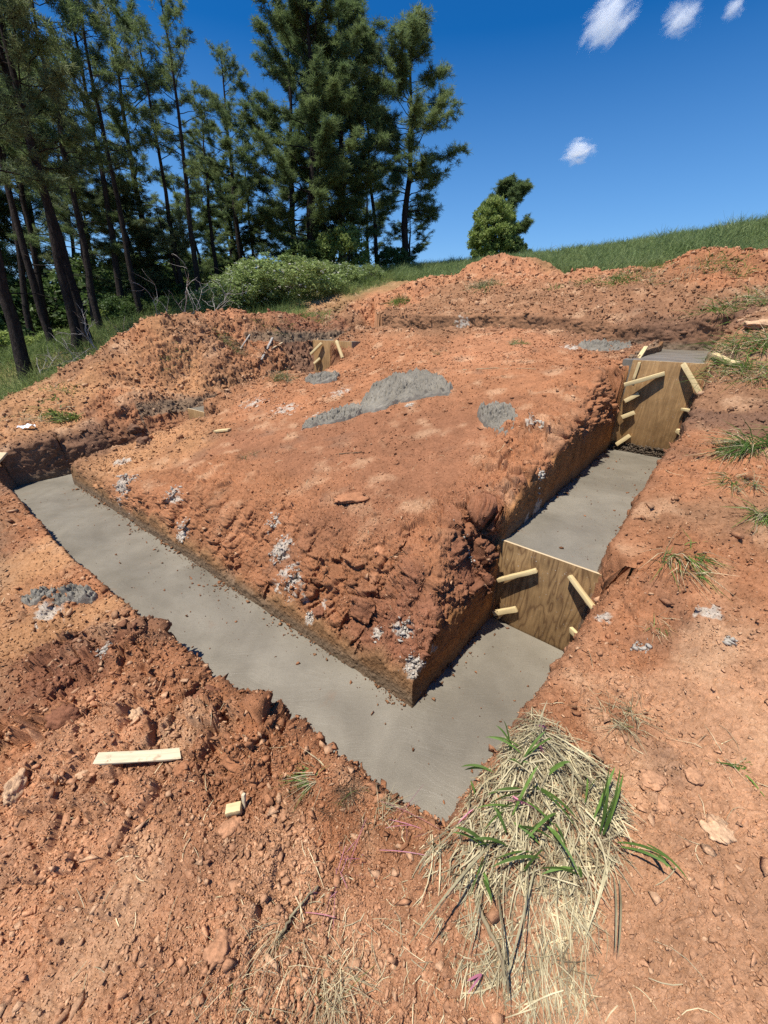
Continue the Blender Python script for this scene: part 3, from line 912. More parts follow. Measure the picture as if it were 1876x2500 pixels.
# ------------------------------------------------------------------ plywood forms with their braces
def oriented_box(c, ax, ay, az_, hx, hy, hz, bev=.0):
    """8-corner box as mesh arrays; axes unit vectors"""
    c = np.array(c, float)
    V = [c + sx * hx * ax + sy * hy * ay + sz * hz * az_ for sx in (-1, 1) for sy in (-1, 1) for sz in (-1, 1)]
    F = [[0, 1, 3, 2], [4, 6, 7, 5], [0, 4, 5, 1], [2, 3, 7, 6], [0, 2, 6, 4], [1, 5, 7, 3]]
    return np.array(V), np.array(F)


def place(name, V, F, mats, parent, origin, X, Z, fidx=None, bevel=.0025):
    """mesh whose local axes follow X (along) and Z; material coordinates then run with the grain"""
    X = np.array(X, float); X /= np.linalg.norm(X); Z = np.array(Z, float); Z = Z - X * (X @ Z); Z /= np.linalg.norm(Z)
    Yv = np.cross(Z, X)
    R = np.array([X, Yv, Z])
    Vl = (np.asarray(V) - origin) @ R.T
    o = mesh_np(name, Vl, F, False, None, mats)
    import mathutils
    mw = mathutils.Matrix(((X[0], Yv[0], Z[0], origin[0]), (X[1], Yv[1], Z[1], origin[1]), (X[2], Yv[2], Z[2], origin[2]), (0, 0, 0, 1)))
    if parent is not None:
        o.parent = parent
        pm = mathutils.Matrix.Translation(parent.location)
        o.matrix_local = pm.inverted() @ mw
    else:
        o.matrix_world = mw
    if fidx is not None: o.data.polygons.foreach_set('material_index', np.array(fidx, np.int32))
    if bevel:
        b = o.modifiers.new('bevel', 'BEVEL'); b.width = bevel; b.segments = 2
    return o


def beam(name, A, B, w, h, mat, parent=None, up=(0, 0, 1), bevel=.0012, splinter=0):
    A = np.array(A, float); B = np.array(B, float)
    x = B - A; ln = np.linalg.norm(x); x /= ln
    up = np.array(up, float); y = np.cross(up, x); y /= np.linalg.norm(y); z = np.cross(x, y)
    n = 6
    V, F = [], []
    for k in range(n):
        f = k / (n - 1); c = A + (B - A) * f
        jit = .0015
        for sy, sz in ((-1, -1), (1, -1), (1, 1), (-1, 1)):
            V.append(c + y * (sy * w / 2 + random.uniform(-jit, jit)) + z * (sz * h / 2 + random.uniform(-jit, jit)) + x * (random.uniform(-splinter, splinter) if k in (0, n - 1) else 0))
    for k in range(n - 1):
        for j in range(4):
            F.append([4 * k + j, 4 * k + (j + 1) % 4, 4 * k + 4 + (j + 1) % 4, 4 * k + 4 + j])
    F.append([3, 2, 1, 0]); e = 4 * (n - 1); F.append([e, e + 1, e + 2, e + 3])
    return place(name, V, F, mat, parent, (A + B) / 2, x, z, bevel=bevel)


def form(label, base, across, nrm, width, ztop, zbot, mat, braces, thick=.019, extra=None):
    """base: 2D left end of the board on its face; across: unit 2D; nrm: unit 2D out of the face"""
    across = np.append(across, 0); nrm3 = np.append(nrm, 0)
    root = empty('form_board', (base[0], base[1], zbot), label, 'form board', 'plywood step forms in the trenches')
    c = np.array([base[0], base[1], (ztop + zbot) / 2]) + across * width / 2 - nrm3 * thick / 2
    V, F = oriented_box(c, across, nrm3, np.array([0, 0, 1.]), width / 2, thick / 2, (ztop - zbot) / 2)
    # faces: 0 -x,1 +x,2 -y,3 +y,4 -z,5 +z
    p = place('panel', V, F, [mat, MAT['plyedge']], root, c, across, (0, 0, 1), [1, 1, 0, 0, 1, 1], .0015)
    for (ua, va, oa, ub, vb, ob, w, h) in braces:
        A = onvert(ua, va, base + nrm * oa, nrm); B = onvert(ub, vb, base + nrm * ob, nrm)
        beam('brace', A, B + (B - A) / np.linalg.norm(B - A) * .06, w, h, MAT['pine'], root, up=(0, 0, 1) if abs((B - A)[2]) < .5 * np.linalg.norm(B - A) else tuple(nrm3), splinter=.006)
    return root


b1L = P0 + EV * S_B1 - NR * .02
form('near plywood form with a dark knot and four pine braces stepping the right trench', b1L, NR, -EV, .80, Z1 + .004, Z0 - .1, MAT['ply_near'], [
    (1310, 1393, .025, 1232, 1412, .05, .030, .040), (1262, 1487, .02, 1222, 1494, .05, .044, .026),
    (1391, 1405, .025, 1455, 1492, .10, .024, .042), (1394, 1537, .025, 1424, 1566, .10, .024, .042)])
b2L = P0 + EV * S_B2 + NR * .015
form('tall tan plywood form with many short blocks at the upper end of the right trench', b2L, NR, -EV, .80, Z2 + .004, Z1 + .085, MAT['ply_far'], [
    (1623, 912, .03, 1538, 936, .10, .055, .045), (1559, 962, .025, 1536, 974, .06, .05, .045), (1549, 1007, .025, 1531, 1014, .05, .05, .045), (1538, 1063, .025, 1516, 1078, .05, .05, .045),
    (1668, 888, .03, 1712, 964, .12, .05, .05), (1667, 999, .03, 1688, 1003, .10, .05, .03), (1654, 1051, .03, 1671, 1062, .10, .045, .045), (1641, 1090, .03, 1655, 1096, .08, .045, .045),
    (1562, 884, .01, 1551, 916, .012, .03, .03), (1736, 896, .0, 1720, 942, .0, .022, .04)])
b3L = LO + EV * T_B3 + FV * .02
form('small plywood form almost buried in the left trench', b3L, -FV, -EV, .66, Z1 + .004, Z0 + .2, MAT['ply_far'], [])
b4L = LO + EV * T_B4 + FV * .01
form('farthest plywood form with two angled braces at the top of the left trench', b4L, -FV, -EV, 1.25, Z2 + .004, Z1 - .02, MAT['ply_far'], [
    (786, 838, .03, 763, 861, .10, .05, .05), (782, 875, .03, 772, 884, .08, .05, .05), (822, 832, .03, 835, 869, .16, .05, .05)])


def on_ground(u, v):
    p = ground_at(u, v)
    q = surface(np.array([p[0]]), np.array([p[1]]))[0]
    return np.array([p[0], p[1], q[2]])



# ------------------------------------------------------------------ loose crumbs of clay lying on the ground (uncountable)
_ph = (1 + 5 ** .5) / 2
ICO_V = np.array([(-1, _ph, 0), (1, _ph, 0), (-1, -_ph, 0), (1, -_ph, 0), (0, -1, _ph), (0, 1, _ph), (0, -1, -_ph), (0, 1, -_ph), (_ph, 0, -1), (_ph, 0, 1), (-_ph, 0, -1), (-_ph, 0, 1)]) / 1.9
ICO_F = np.array([(0, 11, 5), (0, 5, 1), (0, 1, 7), (0, 7, 10), (0, 10, 11), (1, 5, 9), (5, 11, 4), (11, 10, 2), (10, 7, 6), (7, 1, 8), (3, 9, 4), (3, 4, 2), (3, 2, 6), (3, 6, 8), (3, 8, 9), (4, 9, 5), (2, 4, 11), (6, 2, 10), (8, 6, 7), (9, 8, 1)])


def rand_rot(n):
    q = rng.normal(size=(n, 4)); q /= np.linalg.norm(q, axis=1)[:, None]
    a, b, c, d = q.T
    return np.stack([np.stack([a*a+b*b-c*c-d*d, 2*(b*c-a*d), 2*(b*d+a*c)], 1), np.stack([2*(b*c+a*d), a*a-b*b+c*c-d*d, 2*(c*d-a*b)], 1), np.stack([2*(b*d-a*c), 2*(c*d+a*b), a*a-b*b-c*c+d*d], 1)], 1)


import bmesh


def _hull(npts):
    bm = bmesh.new()
    p = rng.normal(size=(npts, 3)); p /= np.linalg.norm(p, axis=1)[:, None]; p *= rng.uniform(.62, 1.15, (npts, 1)) * np.array([1.15, .95, 1])
    vs = [bm.verts.new(q) for q in p]
    r = bmesh.ops.convex_hull(bm, input=vs)
    bmesh.ops.delete(bm, geom=[v for v in bm.verts if not v.link_faces], context='VERTS')
    bmesh.ops.triangulate(bm, faces=bm.faces[:])
    bm.verts.index_update()
    V = np.array([v.co[:] for v in bm.verts]); F = np.array([[v.index for v in f.verts] for f in bm.faces]); bm.free()
    return V, F


HULLS = [_hull(k) for k in (7, 7, 8, 8, 8, 9, 9, 10, 10, 11) * 3]


def stones(pos, size, flat=.62, cols=None):
    """angular broken lumps at pos with radius size -> verts, tris, (vertex colours)"""
    n = len(pos)
    R = rand_rot(n)
    tilt = rng.uniform(0, 1, n) < .55                      # most lie flat: turn only about the vertical
    a = rng.uniform(0, 6.283, n)
    Rz = np.zeros((n, 3, 3)); Rz[:, 0, 0] = np.cos(a); Rz[:, 0, 1] = -np.sin(a); Rz[:, 1, 0] = np.sin(a); Rz[:, 1, 1] = np.cos(a); Rz[:, 2, 2] = 1
    R[tilt] = Rz[tilt]
    sc = np.stack([rng.uniform(.8, 1.35, n), rng.uniform(.65, 1.1, n), rng.uniform(flat - .25, flat + .2, n)], 1)
    kind = rng.integers(0, len(HULLS), n)
    VV, FF, CC, off = [], [], [], 0
    for k, (hv, hf) in enumerate(HULLS):
        m = kind == k
        if not m.any(): continue
        v = hv[None] * sc[m][:, None]
        v = np.einsum('nij,nkj->nki', R[m], v) * size[m][:, None, None] + pos[m][:, None]
        c = m.sum(); VV.append(v.reshape(-1, 3)); FF.append((hf[None] + len(hv) * np.arange(c)[:, None, None]).reshape(-1, 3) + off)
        if cols is not None: CC.append(np.repeat(cols[m], len(hv), 0))
        off += c * len(hv)
    V, F = np.concatenate(VV), np.concatenate(FF)
    return (V, F) if cols is None else (V, F, np.concatenate(CC))


NC = 330000
u1 = rng.uniform(0, 1, NC)
r_ = np.exp(np.log(.32) + u1 * np.log(15 / .32)); a_ = np.radians(rng.uniform(-74, 74, NC))
N2 = 40000
r_[:N2] = np.exp(rng.uniform(np.log(6.2), np.log(15.5), N2)); a_[:N2] = np.radians(rng.uniform(-52, 46, N2))
N3 = 45000
r_[N2:N2 + N3] = np.exp(rng.uniform(np.log(.5), np.log(4.0), N3)); a_[N2:N2 + N3] = np.radians(rng.uniform(-74, 8, N3))
x_, y_ = r_ * np.sin(a_), r_ * np.cos(a_)
din_, dout_ = dist_walls(x_, y_)
_c, _r = soil_fields(x_, y_)
r3_ = np.sqrt(r_ ** 2 + 3.2)
szmin = np.maximum(.0026, .00135 * r3_)
sz = szmin * rng.uniform(1e-3, 1, NC) ** (-1 / 2.25)
sz = np.minimum(sz, rng.uniform(.012, .032, NC) + .004 * r_)
ok = ((din_ > .03) | (dout_ > .03)) & (_c[:, 1] < _c[:, 0] * .75)
clump = fbm(np.stack([x_, y_, 0 * x_], 1) * 1.7, 3, 131)
ok &= rng.uniform(0, 1, NC) < np.clip(.12 + .75 * _r + .5 * clump, .05, 1)
ok &= ~((sz > .011 + .002 * r_) & (rng.uniform(0, 1, NC) > np.clip(_r * 1.0 - .15, .05, 1)))
ok &= ~((din_ > 0) & (din_ < 1.3) & (r_ < 6) & (sz > .0085) & (rng.uniform(0, 1, NC) < .75))
x_, y_, sz = x_[ok], y_[ok], sz[ok]
q_, c_, n_ = surface(x_, y_, True)
q_ = q_ + n_ * (sz * .22)[:, None]
tone = rng.uniform(.85, 1.2, len(sz))[:, None]
c_ = c_ * tone
pl_k = (rng.uniform(0, 1, len(sz)) < .16)[:, None]
c_ = np.where(pl_k, c_ * .45 + np.array(PALE) * .6, c_)
V_, F_, vc_ = stones(q_, sz, .62, c_)
tag(mesh_np('soil_crumbs', V_, F_, False, vc_, MAT['crumb']), kind='stuff')

# crumbs fallen on the wet concrete
NB = 800
s_ = rng.uniform(0, 1, NB)
fr = rng.uniform(0, 1, NB) < .62
lng = np.where(rng.uniform(0, 1, NB) < .45, rng.normal(2.3, .55, NB), rng.beta(1.6, 1.6, NB) * 6.4)
wid = np.where(rng.uniform(0, 1, NB) < .55, rng.exponential(.10, NB), rng.uniform(.05, .75, NB))
xy = np.where(fr[:, None], P0 + FV * lng[:, None] + NF * wid[:, None], P0 + EV * (rng.uniform(-.6, 4.4, NB))[:, None] + NR * (np.where(rng.uniform(0, 1, NB) < .5, .66 - rng.exponential(.07, NB), rng.uniform(.05, .6, NB)))[:, None])
sR = (xy - P0) @ EV
zc = np.where(fr, Z0, np.where(sR > S_B1 + .03, Z1, Z0))
dd1, dd2 = dist_walls(xy[:, 0], xy[:, 1])
ok = (dd1 < -.01) & (dd2 < -.02) & ~(~fr & (np.abs(sR - S_B1) < .05))
xy, zc = xy[ok], zc[ok]
sb = .0020 * rng.uniform(.02, 1, len(zc)) ** (-.75)
sb = np.minimum(sb, .02)
V_, F_, vc_ = stones(np.concatenate([xy, (zc + .006)[:, None]], 1), sb, .5, np.array(CLAY) * rng.uniform(.4, 1.1, (len(zc), 1)))
tag(mesh_np('fallen_crumbs', V_, F_, False, vc_, MAT['crumb']), kind='stuff')


# earth that has slid to the foot of the cut faces
NS = 2600
side = rng.uniform(0, 1, NS) < .72
lng = np.where(side, rng.uniform(.02, 6.0, NS), rng.uniform(.05, 4.4, NS))
bunch = fbm(np.stack([lng * 2.2, side * 5.0, 0 * lng], 1), 3, 411)
wid = rng.exponential(.022 + .03 * np.clip(bunch, 0, 1), NS)
ok = (rng.uniform(0, 1, NS) < np.clip(.35 + .9 * bunch, .03, 1)) & ~(~side & (np.abs(lng - S_B1) < .06))
lng, wid, side = lng[ok], wid[ok], side[ok]
xy = np.where(side[:, None], P0 + FV * lng[:, None] + NF * wid[:, None], P0 + EV * lng[:, None] + NR * wid[:, None])
zz = np.where(side | (lng < S_B1), Z0, Z1)
ss = np.minimum(.0042 * rng.uniform(.02, 1, len(zz)) ** -.6, .026)
V_, F_, vc_ = stones(np.concatenate([xy, (zz + .006 + .3 * np.clip(.05 - wid, 0, 1) * rng.uniform(0, 1, len(wid)))[:, None]], 1), ss, .6, np.array((.21, .105, .052)) * rng.uniform(.6, 1.4, (len(zz), 1)))
tag(mesh_np('slumped_crumbs', V_, F_, False, vc_, MAT['crumb']), kind='stuff')


# ------------------------------------------------------------------ single big clods
def clod(u, v, size, label, colr, flat=.6, squash=(1, 1, 1), rot=0, res=3, sink=.25, at_p=None):
    import bmesh
    bm = bmesh.new(); bmesh.ops.create_icosphere(bm, subdivisions=res + 1, radius=1.0)
    V = np.array([w.co[:] for w in bm.verts]); F = np.array([[w.index for w in f.verts] for f in bm.faces]); bm.free()
    off = rng.uniform(0, 90, 3)
    k = 1 + .30 * perlin(V * 1.3 + off, 3) + .30 * facets(V * 1.6 + off, 5, .3, 0, .9) + .10 * facets(V * 5 + off, 6, .25) + .05 * perlin(V * 9 + off, 7) - .15
    V = V * k[:, None] * np.array(squash) * np.array([1, 1, flat])
    c, s = math.cos(rot), math.sin(rot)
    V = V @ np.array([[c, s, 0], [-s, c, 0], [0, 0, 1]]) * size
    p = on_ground(u, v) if at_p is None else at_p
    cols = np.array(colr)[None] * (1 + .3 * perlin(V / size * 2 + off, 9) + .15 * perlin(V / size * 8 + off, 10))[:, None]
    o = mesh_np('dirt_clod', V, F, False, np.clip(cols, .01, .9), MAT['crumb'])
    o.location = (p[0], p[1], p[2] + size * flat * (.5 - sink))
    tag(o, label, 'dirt clod', 'larger clods lying on the clay')
    return o


CL = [
    (165, 1765, .075, 'dark round clod casting a deep shadow on the left front bank', DKRED, .8, (1, .9, 1), .3),
    (50, 1932, .062, 'pale upright flake of clay at the left edge of the front bank', PALE, .9, (.7, 1.3, 1), .2),
    (335, 1752, .040, 'small pale cracked clod uphill of the white split board', PALE, .7, (1, 1, 1), .9),
    (205, 1900, .030, 'small tan clod below left of the white split board', PALE, .7, (1, .8, 1), .5),
    (455, 1890, .040, 'rounded brown clod just right of the white split board', CLAY, .8, (.9, 1.1, 1), 2),
    (565, 2020, .040, 'flat orange clod just below the sawn pine block', LEFTF, .5, (1.1, .9, 1), .4),
    (548, 2330, .045, 'blocky tan clod alone on the lower left of the bare front ground', LEFTF, .6, (1, .9, 1), .8),
    (600, 1855, .085, 'wide flat slab of clay at the lip of the front trench', CLAY, .35, (1.5, .7, 1), -.1),
    (1750, 2025, .050, 'flat pale clod alone on the right front ground', PALE, .35, (1, 1, 1), .2),
    (1610, 1970, .032, 'small clod between the green sprig and the straw tuft', RIGHT, .45, (1, 1, 1), .2),
    (1690, 1900, .032, 'small clod just below the green sprig on the right', RIGHT, .5, (1, 1, 1), .2),
    (860, 1225, .13, 'big cracked orange slab of clay lying alone on the clay pad', FARHEAP, .28, (1.3, .8, 1), .5),
    (930, 1350, .06, 'orange clod on the front slope of the clay pad', FARHEAP, .6, (1, 1, 1), .5),
    (780, 1500, .05, 'round clod near the foot of the clay pad front slope', DKRED, .8, (1, 1, 1), .5),
    (505, 1695, .05, 'brown clod hanging on the edge of the front trench', DKRED, .8, (1.3, 1, 1), .5),
    (470, 1560, .07, 'knobbly clod on the trench edge beside the grey grout lumps', CLAY, .8, (1.2, .9, 1), .5),
    (700, 905, .10, 'brown clod between the buried plywood form and the farthest form', TOPSOIL, .8, (1.2, .9, 1), .5),
    (355, 1088, .11, 'dark sod clod with rootlets on the far left corner of the pad', TOPSOIL, .8, (1.0, .9, 1), .5),
    (330, 1055, .11, 'dark clod on the brink of the left trench', TOPSOIL, .8, (1.2, .9, 1), .5),
    (1860, 800, .16, 'flat pale orange slab of clay at the right edge below the meadow', PALE, .35, (1.6, .8, 1), .2),
    (1590, 1910, .045, 'brown clod shading itself right of the straw tuft', RIGHT, .4, (1.2, .8, 1), .1)]
for u, v, s, lb, c, fl, sq, ro in CL:
    clod(u, v, s, lb, c, fl, sq, ro)


# ------------------------------------------------------------------ grout: splashes of lumps, and dumped heaps of concrete
def splash(u, v, n, spread, label, drop=0):
    p = on_ground(u, v)
    k = max(10, n)
    dx = rng.normal(0, spread, (k, 2))
    X, Y = p[0] + dx[:, 0], p[1] + dx[:, 1]
    di, do = dist_walls(X, Y)
    okk = (di > .0) | (do > 0)
    X, Y = X[okk], Y[okk]
    if len(X) < 4: return
    q, c, nn = surface(X, Y, True)
    s = np.minimum(.005 * rng.uniform(.03, 1, len(X)) ** -.5, .02) * (1 + .12 * math.hypot(p[0], p[1]) * .5)
    V, F = stones(q + nn * (s * .25)[:, None], s, .7)
    o = mesh_np('grout_splash', V - p, F, False, None, MAT['splat']); o.location = p
    tag(o, label, 'grout splash', 'dried grout splashed on the clay', 'stuff')


SP = [
    (305, 1185, 220, .085, 'large grey grout splash near the far left corner of the clay pad'),
    (430, 1215, 90, .05, 'grout splash on the pad edge next to the large grey splash'),
    (450, 1300, 90, .05, 'grout splash just above the concrete on the left of the pad front wall'),
    (672, 1275, 60, .03, 'upper white grout streak on the middle of the pad front slope'),
    (690, 1345, 130, .045, 'long white grout streak on the middle of the pad front slope'),
    (720, 1425, 140, .05, 'clustered white grout lumps low on the pad front slope'),
    (760, 1505, 40, .02, 'tiny grout splash low on the pad front wall'),
    (925, 1548, 50, .02, 'small white grout splash on the pad front near the corner'),
    (992, 1535, 90, .028, 'white grout splash on the pad just above the sharp corner'),
    (1012, 1625, 100, .03, 'tall white grout streak on the sharp corner of the pad'),
    (1118, 1342, 110, .03, 'round white grout splash on the pad beside the near form'),
    (1310, 1240, 110, .04, 'white grout splash on the pad lip above the middle slab'),
    (1320, 1045, 130, .06, 'crusty white grout smear beside the round concrete heap'),
    (260, 1600, 60, .03, 'grey grout lumps among clods left of the front trench'),
    (1000, 992, 40, .035, 'small white grout dab below the big concrete heap'),
    (1565, 1580, 30, .02, 'scattered grout dabs right of the near plywood form'),
    (1780, 1565, 20, .012, 'tiny grout dab alone near the right edge')]
for a in SP: splash(*a)


def spill(poly, h, label, mat='spill', rough=.5):
    """a dumped heap of wet concrete with an irregular outline lying on the ground"""
    pts = np.array([on_ground(u, v) for u, v in poly])
    cen = pts[:, :2].mean(0)
    # dense outline
    m = 150
    per = np.concatenate([pts[:, :2], pts[:1, :2]]); Ls = np.concatenate([[0], np.cumsum(np.linalg.norm(np.diff(per, axis=0), axis=1))])
    t = np.linspace(0, Ls[-1], m, endpoint=False)
    out = np.stack([np.interp(t, Ls, per[:, 0]), np.interp(t, Ls, per[:, 1])], 1)
    for _ in range(2): out = .25 * np.roll(out, 1, 0) + .5 * out + .25 * np.roll(out, -1, 0)
    out = cen + (out - cen) * (1 + .09 * perlin(np.concatenate([out * 9, np.zeros((m, 1))], 1), 7))[:, None]
    rings = 90
    f = np.linspace(0, 1, rings) ** .85
    XY = cen[None, None] + (out - cen)[None] * f[:, None, None]
    X, Y = XY[..., 0].ravel(), XY[..., 1].ravel()
    base = terrain(X, Y)
    P = np.stack([X, Y, base], 1)
    g = np.repeat(f, m)
    dome = np.sqrt(np.maximum(1 - g ** 2.2, 0))
    lump = 1 + rough * (fbm(P * 5, 3, 13)) 
    sc = 1 + .06 * np.hypot(cen[0], cen[1])
    z = base + h * dome * lump + (.040 * facets(P * 22 / sc, 14, .25) + .022 * facets(P * 50 / sc, 15, .25)) * sc * np.minimum(1, dome * 2) - .05 * sstep(.9, 1, g) + .02
    V = np.stack([X, Y, z], 1)
    i = np.arange(rings - 1)[:, None] * m; j = np.arange(m)[None]; j2 = (j + 1) % m
    F = np.stack([i + j, i + m + j, i + m + j2, i + j2], -1).reshape(-1, 4)
    o = mesh_np('concrete_heap', V - pts[0], F, False, None, MAT[mat]); o.location = pts[0]
    tag(o, label, 'concrete heap', 'heaps of concrete dumped beside the trench')


spill([(880, 985), (905, 950), (960, 922), (1030, 910), (1080, 922), (1112, 950), (1105, 968), (1040, 974), (985, 985), (930, 1005), (870, 1012)], .04, 'biggest dark grey heap of rough wet concrete on the middle of the clay pad')
spill([(880, 990), (900, 1004), (850, 1028), (790, 1040), (735, 1050), (740, 1035), (800, 1012), (840, 998)], .004, 'thin grey smear of concrete trailing left from the biggest heap', 'spill', 1.0)
spill([(1165, 1002), (1200, 992), (1248, 1003), (1272, 1032), (1256, 1064), (1218, 1072), (1186, 1050), (1163, 1022)], .03, 'rounded grey heap of rough concrete on the pad toward the right trench')
spill([(1408, 845), (1450, 838), (1510, 844), (1545, 848), (1540, 858), (1500, 863), (1440, 860)], .015, 'long low grey concrete heap beside the tall plywood form')
spill([(742, 932), (790, 915), (832, 920), (822, 932), (765, 943)], .05, 'flat grey concrete heap left behind the biggest heap')
spill([(40, 1478), (110, 1452), (200, 1442), (248, 1452), (232, 1474), (150, 1488), (62, 1490)], .03, 'flat dark grey concrete heap on the ochre bank left of the front trench')


# ------------------------------------------------------------------ scraps of timber
def plank(A, B, w, h, label, mat, name='scrap_board', lift=.0, splinter=.01):
    A = on_ground(*A) + np.array([0, 0, lift + h / 2]); B = on_ground(*B) + np.array([0, 0, lift + h / 2])
    o = beam(name, A, B, w, h, MAT[mat], None, splinter=splinter)
    tag(o, label, 'scrap wood', 'wood offcuts left on the ground')
    return o


plank((277, 1886), (425, 1850), .055, .012, 'split pale pine board lying half buried on the left front bank', 'palewood', lift=.016, splinter=.05)
plank((528, 1058), (562, 1055), .09, .03, 'short pale offcut lying on the clay pad near the left trench', 'pine', lift=.01)
plank((1740, 878), (1788, 910), .07, .035, 'yellow pine stake slanting on the bank right of the tall form', 'pine', name='wooden_stake', lift=.02)
plank((-25, 1150), (12, 1118), .16, .03, 'pale board end poking in at the far left edge of the trench', 'plyedge', lift=.03)
plank((640, 890), (668, 842), .05, .02, 'weathered grey batten leaning on the brown spoil heap', 'deadwood', lift=.06)
plank((660, 868), (690, 845), .05, .02, 'darker short batten lying beside the leaning grey one', 'plyedge', lift=.03)
plank((588, 862), (612, 828), .03, .02, 'thin grey stick stuck in the spoil heap', 'deadwood', lift=.05)
plank((1575, 856), (1552, 893), .05, .03, 'upright splintered stake at the left end of the tall form', 'pine', name='wooden_stake', lift=.03)
p = on_ground(572, 1985)
blk = beam('scrap_block', p + np.array([-.030, .0, .022]), p + np.array([.030, .012, .026]), .038, .038, MAT['pine'])
tag(blk, 'sawn pine block with a splinter standing on the left front ground', 'scrap wood', 'wood offcuts left on the ground')
beam('splinter', p + np.array([.034, .022, -.01]), p + np.array([.038, .040, .075]), .014, .012, MAT['palewood'])
spo = bpy.data.objects['splinter']; tag(spo, 'thin upright sliver of pine right behind the sawn block', 'scrap wood', 'wood offcuts left on the ground')

# mud squeezed out under the tall form
def mud_band():
    n = 900
    w = rng.uniform(.0, .74, n); h = np.abs(rng.normal(0, .055, n)); f = rng.uniform(0, .05, n)
    xy = P0 + EV * (S_B2 - f + .015 * (h > .05))[:, None] + NR * w[:, None]
    V, F = stones(np.concatenate([xy, (Z1 + np.minimum(h, .10))[:, None]], 1), rng.uniform(.008, .026, n), .8)
    base = np.array([P0[0] + EV[0] * S_B2, P0[1] + EV[1] * S_B2, Z1])
    o = mesh_np('mud_seam', V - base, F, False, np.repeat(np.array([[.10, .075, .052]]), len(V), 0), MAT['crumb']); o.location = base
    tag(o, 'dark mud squeezed out under the tall tan form', 'mud', kind='stuff')


mud_band()

# ------------------------------------------------------------------ trees
def cards(c, d, ln, wd, droop=0.0):
    """thin tapered leaves: base c, direction d (unit), length, width -> two-piece blades as (verts, quads)"""
    n = len(c)
    rv = rng.normal(size=(n, 3)); s = np.cross(d, rv); s /= np.linalg.norm(s, axis=1)[:, None] + 1e-9
    ln = np.broadcast_to(ln, (n,))[:, None]; wd = np.broadcast_to(wd, (n,))[:, None]
    tip = c + d * ln; tip[:, 2] -= droop * ln[:, 0]
    V = np.stack([c - s * wd * .5, c + s * wd * .5, tip + s * wd * .22, tip - s * wd * .22], 1)
    return V.reshape(-1, 3), np.arange(4 * n).reshape(-1, 4)


def unit(v): return v / (np.linalg.norm(v, axis=1)[:, None] + 1e-9)


